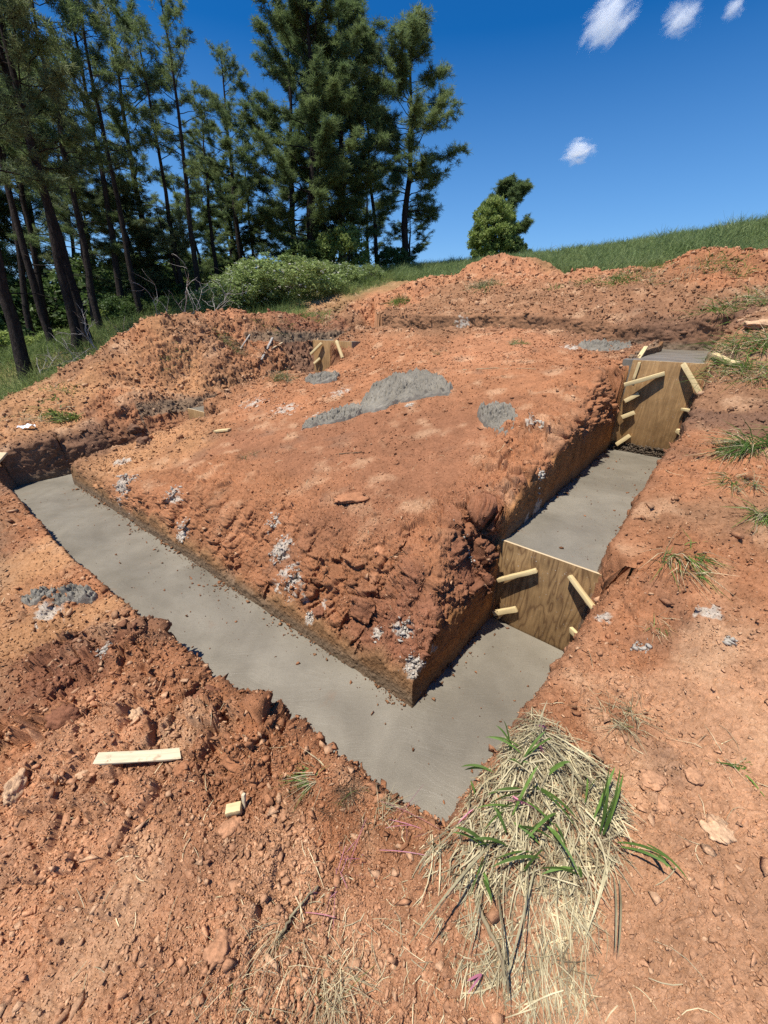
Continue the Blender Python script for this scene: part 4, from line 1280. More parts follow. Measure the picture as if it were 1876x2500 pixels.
def make_pine(seed, H=15., base=.45, spread=2.6, dens=1.0, rad=.2, lean=0., top_round=True, tuft=.20, side=0., nneedle=19, needle_w=.018, top_pow=.8):
    """returns (trunk mesh, crown mesh) of one pine standing at the origin"""
    g = np.random.default_rng(seed)
    global rng
    keep_rng, rng = rng, g
    wood = MB()
    nz = 14
    hs_ = np.linspace(-.4, H, nz)
    wx = np.cumsum(g.normal(0, .045, nz)) * H / 15; wy = np.cumsum(g.normal(0, .045, nz)) * H / 15
    wx -= wx[0]; wy -= wy[0]
    path = np.stack([wx + lean * hs_ * .06, wy, hs_], 1)
    rads = rad * (1 - .93 * np.clip(hs_ / H, 0, 1) ** 1.05) + .012
    rads[0] *= 1.35; rads[1] *= 1.05
    wood.tube(path, rads, 9)
    tc_, td_ = [], []
    nb = int(46 * dens * (1 - base * .6) * H / 15)
    for k in range(nb):
        f = base + (1 - base) * (k + g.uniform(0, 1)) / nb
        h = f * H
        p0 = np.array([np.interp(h, hs_, path[:, 0]), np.interp(h, hs_, path[:, 1]), h])
        az = g.uniform(0, 2 * math.pi)
        cf = (f - base) / (1 - base)
        env = (math.sin(math.pi * min(1, .18 + cf * .80)) ** .8) if top_round else (1 - cf) ** .7
        Lb = spread * max(.16, env) * g.uniform(.55, 1.25) * (1 + side * math.cos(az))
        if Lb < .25: continue
        el = math.radians(g.uniform(-8, 28) + 38 * cf)
        n = 7
        t = np.linspace(0, 1, n)
        sag = g.uniform(-.10, .12); up = g.uniform(.05, .28)
        dx = np.array([math.cos(az) * math.cos(el), math.sin(az) * math.cos(el), math.sin(el)])
        br = p0 + dx[None] * (Lb * t)[:, None] + np.array([0, 0, 1]) * (Lb * (-sag * np.sin(math.pi * t) + up * t ** 3))[:, None]
        br[1:] += g.normal(0, .05 * Lb / 2, (n - 1, 3))
        rb = max(.014, rad * .24 * (1 - cf * .6)) * np.linspace(1, .25, n)
        wood.tube(br, rb, 4)
        ntw = max(3, int(Lb * 6.5 * dens))
        for q in range(ntw):
            ft = g.uniform(.28, 1.0) ** .8
            pb = np.array([np.interp(ft, t, br[:, i]) for i in range(3)])
            dirb = br[-1] - br[0]; dirb /= np.linalg.norm(dirb)
            tw = dirb * g.uniform(.2, 1) + g.normal(0, .55, 3) + np.array([0, 0, g.uniform(-.05, .5)])
            tw /= np.linalg.norm(tw); Lt = g.uniform(.22, .65) * (1.2 - .5 * ft)
            e = pb + tw * Lt
            if g.uniform() < .5: wood.tube(np.array([pb, pb + tw * Lt * .5 + g.normal(0, .03, 3), e]), np.array([.012, .01, .007]), 3)
            for w_ in np.linspace(.25, 1, 4):
                tc_.append(pb + tw * Lt * w_ + g.normal(0, .06, 3)); td_.append(tw + np.array([0, 0, .35]))
        tc_.append(br[-1]); td_.append(dx + np.array([0, 0, .5]))
    for k in range(10):
        tc_.append(path[-1] + np.array([g.normal(0, .18), g.normal(0, .18), g.uniform(-.7, .15)])); td_.append(np.array([g.normal(0, .4), g.normal(0, .4), 1]))
    # dead snags on the bare trunk
    for k in range(int(11 * base * H / 15)):
        h = g.uniform(.15, base + .08) * H; az = g.uniform(0, 6.28); Ls = g.uniform(.3, 1.5)
        p0 = np.array([np.interp(h, hs_, path[:, 0]), np.interp(h, hs_, path[:, 1]), h])
        m_ = p0 + np.array([math.cos(az), math.sin(az), g.uniform(-.1, .3)]) * Ls * .5
        wood.tube(np.array([p0, m_, m_ + np.array([math.cos(az + .4), math.sin(az + .4), g.uniform(-.3, .3)]) * Ls * .5]), np.array([.025, .016, .006]), 4)
    c = np.array(tc_); d = unit(np.array(td_))
    m = len(c)
    cc = np.repeat(c, nneedle, 0); dd = unit(np.repeat(d, nneedle, 0) * .55 + unit(g.normal(size=(m * nneedle, 3))))
    V, F = cards(cc + g.normal(0, .035, cc.shape), dd, tuft * g.uniform(.65, 1.15, m * nneedle), needle_w, .08)
    wm = wood.build('trunk', MAT['bark'], None, True); 
    cm = mesh_np('crown', V, F, False, None, MAT['needles'])
    rng = keep_rng
    for o in (wm, cm): COL.objects.unlink(o)
    return wm, cm


def place_tree(name, proto, x, y, z, sc, rot, label, cat, group=None, lean=(0, 0), crown_mat=None, sz_=1.0):
    r = empty(name, (x, y, z), label, cat, group)
    r.rotation_euler = (lean[0], lean[1], rot); r.scale = (sc, sc, sc * sz_)
    for pm in proto:
        o = pm.copy(); o.name = 'trunk' if pm.name.startswith('trunk') else 'crown'
        COL.objects.link(o); o.parent = r
        if crown_mat and o.name.startswith('crown'):
            o.material_slots[0].link = 'OBJECT'; o.material_slots[0].material = crown_mat
    return r


PINES = [make_pine(101, 16, .40, 2.3, .82, .145), make_pine(102, 16, .48, 2.0, .74, .125), make_pine(103, 16, .40, 2.5, .85, .17),
         make_pine(104, 14, .55, 1.7, .8, .12), make_pine(105, 14, .48, 2.0, .9, .14), make_pine(106, 15, .33, 2.6, 1.0, .18)]
BIG = make_pine(111, 15, .08, 3.5, 1.9, 0.23, tuft=.22, top_pow=.65)
BIG2 = make_pine(112, 15, .12, 2.9, 1.5, .20, tuft=.22, top_pow=.65)
RIGHTP = make_pine(113, 12, .26, 2.5, 1.7, .17, tuft=.22)
LOWP = make_pine(114, 7, .05, 1.9, 1.3, .10, False)


def z_at(x, y): return float(terrain(np.array([x]), np.array([y]))[0])


def tree_px(u_base, v_base, D, v_top, u_top, proto, Hp, name, label, cat='pine', group=None, rot=None, sxy=1.0, mat=None):
    """stand a tree where the photograph's trunk foot is seen at distance D, as tall as its top shows"""
    p = at(u_base, v_base, D); x, y = p[0], p[1]
    z = z_at(x, y)
    # top: distance along the view azimuth stays D
    q = at(u_top, v_top, D)
    h = q[2] - z
    s = h / Hp
    # the lean that brings the top over (q)
    lx = math.atan2(-(q[1] - y) * 0.0, h); ly = 0
    r = empty(name, (x, y, z - .05), label, cat, group)
    k = .5 * (s + 1) * sxy
    r.scale = (k, k, s)
    dx, dy = q[0] - x, q[1] - y
    perp = np.array([math.cos(math.atan2(x, y)), -math.sin(math.atan2(x, y))])      # sideways seen from the viewer
    off = dx * perp[0] + dy * perp[1]
    ang = math.atan2(off, h)
    ax = mathutils.Vector((-perp[1], perp[0], 0))
    rz = rot if rot is not None else rng.uniform(0, 6.28)
    r.rotation_mode = 'QUATERNION'
    r.rotation_quaternion = mathutils.Quaternion(mathutils.Vector((0, 0, 1)).cross(mathutils.Vector((perp[0], perp[1], 0))).normalized(), ang) @ mathutils.Quaternion((0, 0, 1), rz)
    for pm in proto:
        o = pm.copy(); nm = 'trunk' if pm.name.startswith('trunk') else 'crown'
        o.name = nm; COL.objects.link(o); o.parent = r
        if mat and nm == 'crown':
            o.material_slots[0].link = 'OBJECT'; o.material_slots[0].material = MAT[mat]
    return r


G_ = 'pines along the wood edge'
tree_px(55, 888, 13.5, -620, -330, PINES[2], 16, 'pine_tree', 'thickest black pine trunk cut off by the left edge of the photo', group=G_, mat='needles_dry')
tree_px(130, 866, 16, -260, -150, PINES[3], 14, 'pine_tree', 'slim pine trunk right of the thickest trunk at the left edge', group=G_)
tree_px(181, 846, 15, -520, -100, PINES[0], 16, 'pine_tree', 'left one of the two thick twin pine trunks near the left edge', group=G_, mat='needles_dry')
tree_px(221, 838, 15.5, -420, -120, PINES[2], 16, 'pine_tree', 'right one of the two thick twin pine trunks near the left edge', group=G_)
tree_px(255, 820, 18, -190, 60, PINES[1], 16, 'pine_tree', 'pine standing just right of the thick twin trunks', group=G_)
tree_px(300, 760, 20, -120, 120, PINES[4], 14, 'pine_tree', 'slender pine between the twin trunks and the bare forked branch', group=G_, mat='needles_dry')
tree_px(340, 745, 19, -150, 160, PINES[1], 16, 'pine_tree', 'straight pine leaning left over the gap in the wood', group=G_)
tree_px(385, 730, 22, -20, 250, PINES[5], 15, 'pine_tree', 'shady pine left of the dark pine whose rounded crown tops the sky gap', group=G_)
tree_px(447, 715, 21, 40, 330, PINES[3], 14, 'pine_tree', 'thin pine just left of the dark pine with the rounded crown', group=G_)
tree_px(487, 712, 18.5, -25, 385, PINES[0], 16, 'pine_tree', 'dark thick pine with a tall rounded crown left of the blue sky gap', group=G_, sxy=.9)
tree_px(532, 708, 23, 290, 495, PINES[4], 14, 'pine_tree', 'low thin pine between the rounded crown and the lone airy pine', group=G_)
tree_px(589, 668, 25, 128, 541, PINES[5], 15, 'pine_tree', 'airy lone pine with pointed crown standing in the blue sky gap', group=G_, sxy=.95)
tree_px(622, 672, 27, 330, 600, PINES[3], 14, 'pine_tree', 'short thin pine tucked against the big bushy pine', group=G_)
tree_px(765, 668, 24, -60, 742, BIG, 15, 'pine_tree', 'big bushy many limbed pine reaching over the white flowering bush', group=G_, sxy=1.25)
tree_px(835, 664, 25, -20, 825, BIG2, 15, 'pine_tree', 'bushy pine overlapping the right side of the biggest pine', group=G_, sxy=1.25)
tree_px(720, 672, 27, 60, 695, BIG2, 15, 'pine_tree', 'dense pine behind the left side of the biggest pine', group=G_, sxy=1.15)
tree_px(925, 655, 27, 55, 885, PINES[1], 16, 'pine_tree', 'pine with brownish tip left of the last tall pine', group=G_, mat='needles_dry', sxy=1.1)
tree_px(984, 660, 27, 70, 1000, RIGHTP, 12, 'pine_tree', 'last tall pine with layered limbs at the right end of the wood', group=G_, rot=.6, sxy=1.3)
tree_px(900, 665, 30, 420, 895, LOWP, 7, 'pine_tree', 'low dark pine under the last tall pine', group=G_, sxy=1.3)
tree_px(1000, 672, 30, 510, 1005, LOWP, 7, 'pine_tree', 'small dark pine at the foot of the last tall pine on its right', group=G_, sxy=1.1)
# deeper in the wood
for k in range(34):
    u = rng.uniform(-330, 660); D = rng.uniform(21, 44)
    vb = 905 - .24 * u + rng.uniform(-20, 20)
    vt = rng.uniform(-150, 330) + max(0, u - 200) * .5
    pr_ = [(PINES[3], 14), (PINES[4], 14), (PINES[1], 16), (PINES[5], 15), (BIG2, 15), (LOWP, 7)][k % 6]
    if pr_[1] == 7: vt = 560 - .25 * u * .5 + rng.uniform(-80, 80)
    if u > 280: vt = max(vt, rng.uniform(360, 520))
    tree_px(u, vb, D, vt, u - (938 - u) * .17, pr_[0], pr_[1], 'pine_tree', 'pine deep in the shaded wood behind the front trunks', group='pines deep in the wood', sxy=1.1, mat='needles_dry' if k % 5 == 0 else None)


def make_leafy(seed, H, R, n, leaf=.11, name_mat='leaf', stems=5, flat=1.0, lw=.6, low=.1, ncl=150, csz=(.10, .26)):
    """round broadleaf crown: (stem mesh, leaf mesh)"""
    global rng
    g = np.random.default_rng(seed); keep_rng, rng = rng, g
    wood = MB(); cl = []
    for k in range(stems):
        az = g.uniform(0, 6.28); top = np.array([math.cos(az) * R * g.uniform(.1, .6), math.sin(az) * R * g.uniform(.1, .6), H * g.uniform(.6, .93)])
        b = np.array([g.normal(0, .06 * R), g.normal(0, .06 * R), -.1])
        t = np.linspace(0, 1, 6)[:, None]
        pth = b * (1 - t) + top * t + g.normal(0, .05 * R, (6, 3)) * t
        wood.tube(pth, np.linspace(.035 * H / 3, .008 * H / 3, 6), 5)
        for q in range(6):
            f = g.uniform(.3, 1); p = pth[int(f * 5)]
            e = p + g.normal(0, .35 * R, 3) * np.array([1, 1, .6]) + np.array([0, 0, .15 * H])
            wood.tube(np.array([p, (p + e) / 2 + g.normal(0, .03 * R, 3), e]), np.array([.012, .009, .004]) * H / 3, 3)
    # clumps through the crown volume, lumpy outline
    m = 0
    while m < ncl:
        v = g.normal(size=3); v /= np.linalg.norm(v); v *= g.uniform(.25, 1) ** .45
        h = .5 + .5 * v[2]
        p = np.array([v[0] * R, v[1] * R, H * (low + (1 - low) * h) * 1.0])
        cl.append((p, R * g.uniform(*csz))); m += 1
    cidx = g.integers(0, len(cl), n)
    cp_ = np.array([c[0] for c in cl])[cidx]; cr = np.array([c[1] for c in cl])[cidx]
    v = unit(g.normal(size=(n, 3))) * (g.uniform(0, 1, (n, 1)) ** .5) * cr[:, None]
    c = cp_ + v * np.array([1, 1, .75 * flat])
    c[:, 2] = np.maximum(c[:, 2], .03)
    d = unit(g.normal(size=(n, 3)) + np.array([0, 0, .3]))
    V, F = cards(c, d, leaf * g.uniform(.6, 1.2, n), leaf * lw)
    wm = wood.build('stem', MAT['bark_grey'], None, True); cm = mesh_np('foliage', V, F, False, None, MAT[name_mat])
    for o in (wm, cm): COL.objects.unlink(o)
    rng = keep_rng
    return wm, cm


def plant(name, proto, x, y, z, sc, label, cat, group=None, names=('trunk', 'crown'), rot=None):
    r = empty(name, (x, y, z), label, cat, group)
    r.scale = sc if isinstance(sc, tuple) else (sc,) * 3; r.rotation_euler = (0, 0, rng.uniform(0, 6.28) if rot is None else rot)
    for pm, nm in zip(proto, names):
        o = pm.copy(); o.name = nm; COL.objects.link(o); o.parent = r
    return r


def plant_px(name, proto, Hp, u, vb, D, vt, label, cat, group=None, names=('trunk', 'crown'), wide=1.0, sink=.05):
    p = at(u, vb, D); q = at(u, vt, D); z = z_at(p[0], p[1])
    z = min(z, p[2]) if abs(z - p[2]) < 1.5 else z
    s = (q[2] - z) / Hp
    return plant(name, proto, p[0], p[1], z - sink, (s * wide, s * wide, s), label, cat, group, names)


# the pair on the skyline
LEAFY = make_leafy(201, 5, 1.95, 30000, .17, 'leaf', 9, low=.02, lw=.42, ncl=260, csz=(.08, .24))
LEAFD = make_leafy(202, 3, 1.3, 9000, .14, 'leafdark', 5, low=.02)
SKYP = make_pine(115, 8, .25, 2.0, 2.3, .20, tuft=.28, side=.35, nneedle=26, needle_w=.03)
plant_px('broadleaf_tree', LEAFY, 5, 1195, 652, 36, 483, 'round pale green broadleaf tree on the skyline left of the meadow', 'tree', wide=.98)
tree_px(1225, 652, 38, 452, 1240, SKYP, 8, 'pine_tree', 'dark flat limbed pine showing behind the round broadleaf tree', group=G_, rot=0.1, sxy=1.25)
plant_px('broadleaf_tree', LEAFD, 3, 1255, 648, 36, 575, 'dark low bush at the right foot of the round broadleaf tree', 'shrub', wide=.8)
plant_px('broadleaf_tree', LEAFD, 3, 1283, 640, 36, 606, 'small lone bush between the broadleaf tree and the bare dead branch', 'shrub', wide=1.1)

# flowering bank in front of the big pines
BUSH = make_leafy(203, 2, 1.5, 17000, .085, 'bushleaf', 22, low=.0, lw=.45, ncl=260, csz=(.08, .2))
BUSH_L = make_leafy(204, 2, 1.3, 11000, .10, 'leaf', 8, low=.0)
BUSH_D = make_leafy(205, 2.4, 1.6, 12000, .12, 'leafdark', 6, low=.0)


def petals(root, R, H, n):
    v = unit(rng.normal(size=(n, 3))) * (rng.uniform(.7, 1.02, (n, 1)))
    c = np.stack([v[:, 0] * R, v[:, 1] * R, H * (.5 + .5 * v[:, 2])], 1)
    k = 5
    cc = np.repeat(c, k, 0) + rng.normal(0, .012, (n * k, 3))
    V, F = cards(cc, unit(rng.normal(size=(n * k, 3)) + np.array([0, 0, .6])), .035, .03)
    o = tag(mesh_np('flowers', V, F, False, None, MAT['petal'], root), kind='stuff')
    return o


GB = 'shrubs on the bank below the pines'
for u, vb, D, vt, wd, pr_, lb, fl in [
    (705, 738, 17, 618, 1.8, BUSH, 'biggest white flowering rose bush under the bushy pines', 300),
    (815, 712, 18.5, 634, 1.7, BUSH, 'white flowering rose bush right of the biggest one', 240),
    (610, 748, 16.5, 660, 1.6, BUSH, 'low flowering bush left of the biggest rose bush', 350),
    (545, 762, 16, 690, 1.3, BUSH, 'sparse low flowering bush beside the bare forked branch', 160),
    (905, 690, 20, 640, 1.2, BUSH, 'small white flowering bush in the gap before the last tall pine', 200),
    (840, 668, 23, 545, .9, BUSH_L, 'upright bright green sapling in front of the bushy pines', 0),
    (600, 700, 22, 652, 1.3, BUSH_L, 'bright green low bush behind the rose bushes below the sky gap', 0),
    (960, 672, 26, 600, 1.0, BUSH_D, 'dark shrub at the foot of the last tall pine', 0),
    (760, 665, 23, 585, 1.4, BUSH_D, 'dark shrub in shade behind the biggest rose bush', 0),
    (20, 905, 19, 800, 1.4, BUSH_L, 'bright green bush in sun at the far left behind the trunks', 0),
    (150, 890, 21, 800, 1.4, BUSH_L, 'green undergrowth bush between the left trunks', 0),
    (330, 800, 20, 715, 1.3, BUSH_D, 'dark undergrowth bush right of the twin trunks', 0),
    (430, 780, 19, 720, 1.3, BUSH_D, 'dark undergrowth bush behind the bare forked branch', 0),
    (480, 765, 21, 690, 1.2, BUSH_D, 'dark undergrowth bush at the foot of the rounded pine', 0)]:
    r = plant_px('bush', pr_, 2.4 if pr_ is BUSH_D else 2, u, vb, D, vt, lb, 'bush', GB, ('stem', 'foliage'), wd)
    if fl: petals(r, 1.5, 2.0, fl)
for k in range(20):
    u = rng.uniform(-250, 560); D = rng.uniform(22, 36); vb = 900 - .25 * u
    plant_px('bush', BUSH_D if k % 3 else BUSH_L, 2.4, u, vb, D, vb - rng.uniform(60, 190), 'leafy undergrowth bush deep in the shaded wood', 'bush', 'undergrowth deep in the wood', ('stem', 'foliage'), 1.5)


# bare dead branches on the heap
def dead_branch(u, v, D, h, spread, label, seed, n=7, lean=(0, 0)):
    global rng
    g = np.random.default_rng(seed)
    p = ground_at(u, v) if not D else at(u, v, D)
    if D: p[2] = z_at(p[0], p[1])
    b = MB()
    def grow(p0, d, L, r, lvl):
        k = 5; pts = [np.array(p0)]
        for i in range(k):
            d = d + g.normal(0, .22, 3); d /= np.linalg.norm(d); pts.append(pts[-1] + d * L / k)
        b.tube(np.array(pts), np.linspace(r, r * .35, k + 1), 5)
        if lvl:
            for i in range(g.integers(2, 4)):
                q = pts[g.integers(2, k + 1)]; dn = d + g.normal(0, .6, 3); dn /= np.linalg.norm(dn)
                grow(q, dn, L * g.uniform(.45, .8), r * .55, lvl - 1)
    for i in range(n):
        d = np.array([g.normal(0, spread) + lean[0], g.normal(0, spread) + lean[1], 1.0]); d /= np.linalg.norm(d)
        grow((g.normal(0, .05), g.normal(0, .05), -.05), d, h * g.uniform(.6, 1), .014 * h, 2)
    o = b.build('dead_branch', MAT['deadwood'], None, True); o.location = p
    tag(o, label, 'dead branch', 'bare dead branches')


dead_branch(445, 790, 12.6, 1.2, .5, 'bleached forked dead branch sticking up behind the ochre heap', 31, 3, (.3, 0))
dead_branch(520, 775, 13.2, 1.0, .6, 'bare twiggy branch just right of the forked dead branch', 32, 3, (.4, 0))
dead_branch(255, 862, 12.4, 1.2, .5, 'thin pale branch tangle before the twin trunks', 33, 3, (-.2, 0))
dead_branch(190, 880, 12.2, 1.0, .6, 'pale curved dead branch on the grass before the twin trunks', 34, 2, (.5, 0))
dead_branch(80, 880, 13, 1.0, .5, 'pale twigs at the foot of the thickest left trunk', 35, 2, (.4, 0))
dead_branch(1292, 640, 34, 1.5, .15, 'bare dark dead branch on the skyline beside the small lone bush', 36, 1, (1.2, 0))
dead_branch(395, 808, 12.6, .9, .9, 'low brushy dead branch behind the ochre heap', 37, 3)

# ------------------------------------------------------------------ grass, straw and tufts
def blades(c, d, ln, wd, bend=.3):
    """curved tapering blades: base c, start direction d; two quads each"""
    n = len(c)
    ln = np.broadcast_to(ln, (n,))[:, None]; wd = np.broadcast_to(wd, (n,))[:, None]; bend = np.broadcast_to(bend, (n,))[:, None]
    s = np.cross(d, rng.normal(size=(n, 3)) * .5 + np.array([0, 0, .0])); s /= np.linalg.norm(s, axis=1)[:, None] + 1e-9
    m = c + d * ln * .5; hd = d * np.array([1, 1, 0]); hd /= np.linalg.norm(hd, axis=1)[:, None] + 1e-6
    t = m + (d + hd * bend - np.array([0, 0, 1]) * bend * .9) * ln * .5
    V = np.stack([c - s * wd * .45, c + s * wd * .45, m + s * wd * .5, m - s * wd * .5, t + s * wd * .08, t - s * wd * .08], 1)
    F = np.array([[0, 1, 2, 3], [3, 2, 4, 5]])[None] + 6 * np.arange(n)[:, None, None]
    return V.reshape(-1, 3), F.reshape(-1, 4)


def field_grass(name, az0, az1, D0, D1, n, hmin, hmax, w, mat, lean=.35, keepf=None):
    a = np.radians(rng.uniform(az0, az1, n)); r = np.exp(rng.uniform(math.log(D0), math.log(D1), n))
    x, y = r * np.sin(a), r * np.cos(a)
    c, ro = soil_fields(x, y)
    cl = fbm(np.stack([x, y, 0 * x], 1) * .9, 3, 211)
    ok = (c[:, 1] > c[:, 0] * (.70 - .1 * cl)) & (rng.uniform(0, 1, n) < .75 + .6 * cl)
    if keepf is not None: ok &= keepf(x, y)
    x, y, r, cl = x[ok], y[ok], r[ok], cl[ok]
    z = terrain(x, y) - .02
    d = unit(np.stack([rng.normal(.12, lean, len(x)), rng.normal(-.05, lean, len(x)), np.ones(len(x))], 1))
    h = rng.uniform(hmin, hmax, len(x)) * np.clip(1 + .7 * cl, .4, 1.7)
    V, F = blades(np.stack([x, y, z], 1), d, h, w * (r / 18) ** .6, rng.uniform(.1, .9, len(x)))
    tag(mesh_np(name, V, F, False, None, MAT[mat]), kind='stuff')


field_grass('meadow_grass', 1, 52, 13.2, 42, 240000, .15, .55, .014, 'grass')
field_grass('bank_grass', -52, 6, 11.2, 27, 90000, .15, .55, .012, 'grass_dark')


def stroke_blades(lst, wd, jit=.012, arch=.25, n=1, lift=0.0):
    """blades from a foot pixel to a tip pixel, arching"""
    Vs, Fs, k = [], [], 0
    for u1, v1, u2, v2 in lst:
        for q in range(n):
            A = on_ground(u1, v1) + rng.normal(0, jit, 3) * np.array([1, 1, .2])
            L = np.linalg.norm(A - CAM)
            Bp = CAM + ray(u2, v2) * L * rng.uniform(.93, 1.0) + rng.normal(0, jit * 1.5, 3)
            zt = z_at(Bp[0], Bp[1]) + .012
            if lift and Bp[2] < zt + lift * rng.uniform(.4, 1): Bp[2] = zt + lift * rng.uniform(.4, 1)
            A[2] += lift * .5
            if Bp[2] < zt: Bp[2] = zt
            t = np.linspace(0, 1, 8)[:, None]
            ln = np.linalg.norm(Bp - A)
            P = A * (1 - t) + Bp * t + np.array([0, 0, 1.]) * arch * ln * (4 * t * (1 - t)) * .5
            sd = np.cross(Bp - A, rng.normal(size=3)); sd /= np.linalg.norm(sd)
            w = wd * rng.uniform(.7, 1.2) * (np.sin(math.pi * np.clip(t * .93 + .07, 0, 1)) ** .6) * .5 + .0004
            V = np.concatenate([P - sd * w, P + sd * w]); m = len(t)
            F = np.array([[i, i + 1, m + i + 1, m + i] for i in range(m - 1)])
            Vs.append(V); Fs.append(F + k); k += len(V)
    return np.concatenate(Vs), np.concatenate(Fs)


def straw_mesh(XY, dirs, ln, wd, lift, curve=.15):
    """flat dry straws lying roughly along the surface"""
    n = len(XY)
    z = terrain(XY[:, 0], XY[:, 1])
    e = .02
    gx_ = (terrain(XY[:, 0] + e, XY[:, 1]) - z) / e; gy_ = (terrain(XY[:, 0], XY[:, 1] + e) - z) / e
    gx_ = np.clip(gx_, -1.2, 1.2); gy_ = np.clip(gy_, -1.2, 1.2)
    d = np.stack([dirs[:, 0], dirs[:, 1], dirs[:, 0] * gx_ + dirs[:, 1] * gy_ + rng.normal(.0, .16, n)], 1); d = unit(d)
    c = np.stack([XY[:, 0], XY[:, 1], z + lift], 1)
    side = unit(np.cross(d, np.array([0, 0, 1.]) + rng.normal(0, .35, (n, 3))))
    up = np.cross(side, d)
    t = np.linspace(-.5, .5, 5)
    cv = rng.normal(0, curve, (n, 2))
    P = c[:, None] + d[:, None] * (ln[:, None] * t)[..., None] + side[:, None] * (cv[:, :1] * ln[:, None] * (t ** 2 * 2 - .25)[None])[..., None] - np.abs(up[:, None]) * 0
    P[..., 2] -= (np.abs(cv[:, 1:]) * ln[:, None] * (t ** 2 * 2)[None])
    w = wd[:, None] * np.array([.8, 1, 1, .9, .45])[None] * .5
    A = P - side[:, None] * w[..., None]; B = P + side[:, None] * w[..., None]
    V = np.stack([A, B], 2).reshape(-1, 3)
    q = np.array([[2 * i, 2 * i + 1, 2 * i + 3, 2 * i + 2] for i in range(4)])
    F = (q[None] + 10 * np.arange(n)[:, None, None]).reshape(-1, 4)
    return V, F


def poly_points(poly_px, n):
    w = np.array([on_ground(u, v)[:2] for u, v in poly_px])
    lo, hi = w.min(0), w.max(0); out = []
    while sum(map(len, out)) < n:
        p = rng.uniform(lo, hi, (n * 2, 2)); out.append(p[in_poly(p[:, 0], p[:, 1], [tuple(q) for q in w])])
    return np.concatenate(out)[:n]


# the big dead-grass sod at the near corner of the trench
sod = empty('grass_tuft', on_ground(1250, 1960), 'big mat of dead straw with broad green blades at the near trench corner', 'grass tuft')
apex = on_ground(1300, 1800)[:2]
def add_straw(name, poly, n, l0, l1, w0, w1, lift, mat, spread=.55, parent=sod, bias=(0, 0), ap=None):
    XY = poly_points(poly, n); a = apex if ap is None else ap
    d = XY - a; d /= np.linalg.norm(d, axis=1)[:, None] + 1e-6
    d = d + rng.normal(0, spread, d.shape) + np.array(bias); d /= np.linalg.norm(d, axis=1)[:, None]
    V, F = straw_mesh(XY, d, rng.uniform(l0, l1, n) * rng.uniform(.6, 1, n), rng.uniform(w0, w1, n), rng.uniform(.002, 1, n) ** 1.5 * lift)
    o = mesh_np(name, V, F, False, None, MAT[mat])
    return tag(local(parent, o), kind='stuff')


CORE = [(1195, 1750), (1290, 1750), (1400, 1830), (1480, 1900), (1520, 1990), (1500, 2110), (1440, 2190), (1330, 2200), (1200, 2200), (1080, 2160), (1020, 2130), (1060, 2060), (1130, 2010), (1160, 1930), (1160, 1840)]
LOW = [(1010, 2130), (1100, 2140), (1250, 2180), (1430, 2180), (1460, 2260), (1380, 2330), (1450, 2420), (1420, 2490), (1200, 2499), (1120, 2400), (1060, 2320), (1030, 2230)]
WIDE = [(1130, 1760), (1320, 1730), (1550, 1900), (1560, 2150), (1470, 2300), (1470, 2499), (950, 2499), (960, 2150), (1100, 1990)]
add_straw('old_straw', CORE, 3400, .04, .16, .0013, .003, .06, 'straw_dark', 1.4)
add_straw('dead_straw', CORE, 3200, .05, .22, .0018, .0056, .065, 'straw', .6)
add_straw('dead_straw', LOW, 750, .05, .20, .0016, .0038, .03, 'straw', .6)
add_straw('old_straw', LOW, 700, .04, .16, .0015, .003, .02, 'straw_dark', 1.0)
add_straw('dead_straw', WIDE, 420, .05, .16, .0015, .003, .015, 'straw', 1.2)
V, F = stroke_blades([(1165, 1850, 1145, 1690), (1150, 1840, 1180, 1720), (1230, 1830, 1180, 1745), (1240, 1850, 1215, 1770), (1250, 1845, 1300, 1790), (1275, 1850, 1190, 1800), (1285, 1950, 1180, 1965), (1240, 1990, 1170, 1990),
                      (1225, 2050, 1205, 1960), (1290, 1940, 1400, 2010), (1250, 2010, 1310, 1870), (1170, 2080, 1110, 2020), (1330, 2040, 1260, 1930), (1180, 2110, 1150, 2185), (1270, 2150, 1310, 2080), (1400, 2140, 1330, 2160),
                      (1330, 2060, 1420, 2140), (1460, 2040, 1500, 1855), (1470, 2040, 1475, 1900), (1480, 2040, 1520, 1880), (1465, 2030, 1505, 1940), (1455, 2050, 1480, 1960), (1500, 2085, 1640, 2130), (1570, 2095, 1660, 2140), (1180, 2150, 1200, 2200), (1405, 2170, 1400, 2100), (1260, 1870, 1340, 1800), (1200, 1900, 1120, 1880), (1290, 1900, 1230, 1850), (1210, 2000, 1290, 1960), (1350, 2000, 1290, 2050), (1300, 2110, 1220, 2130), (1180, 1800, 1100, 1770), (1190, 1850, 1250, 1790), (1330, 1900, 1400, 1870), (1230, 2080, 1150, 2060), (1380, 2080, 1340, 2010), (1420, 1980, 1450, 1900), (1260, 2040, 1330, 2080), (1150, 1960, 1160, 1900)], .009, .010, .35, 2, .08)
tag(local(sod, mesh_np('green_blades', V, F, False, None, MAT['blade'])), kind='stuff')
V, F = stroke_blades([(1170, 1870, 1085, 1700), (1200, 1830, 1255, 1700), (1300, 1850, 1330, 1720), (1320, 1780, 1260, 1760), (1430, 1950, 1290, 1770), (1500, 1920, 1330, 1800), (1490, 2150, 1500, 2320), (1470, 2100, 1440, 2280), (1290, 2100, 1250, 2450), (1200, 2180, 1250, 2470), (1160, 2000, 1010, 2110),
                      (1230, 2060, 1010, 2310), (1180, 2180, 1130, 2330), (1340, 1990, 1430, 2040), (1400, 1880, 1480, 1930)], .006, .01, .25, 2, .05)
tag(local(sod, mesh_np('long_straw', V, F, False, None, MAT['straw'])), kind='stuff')
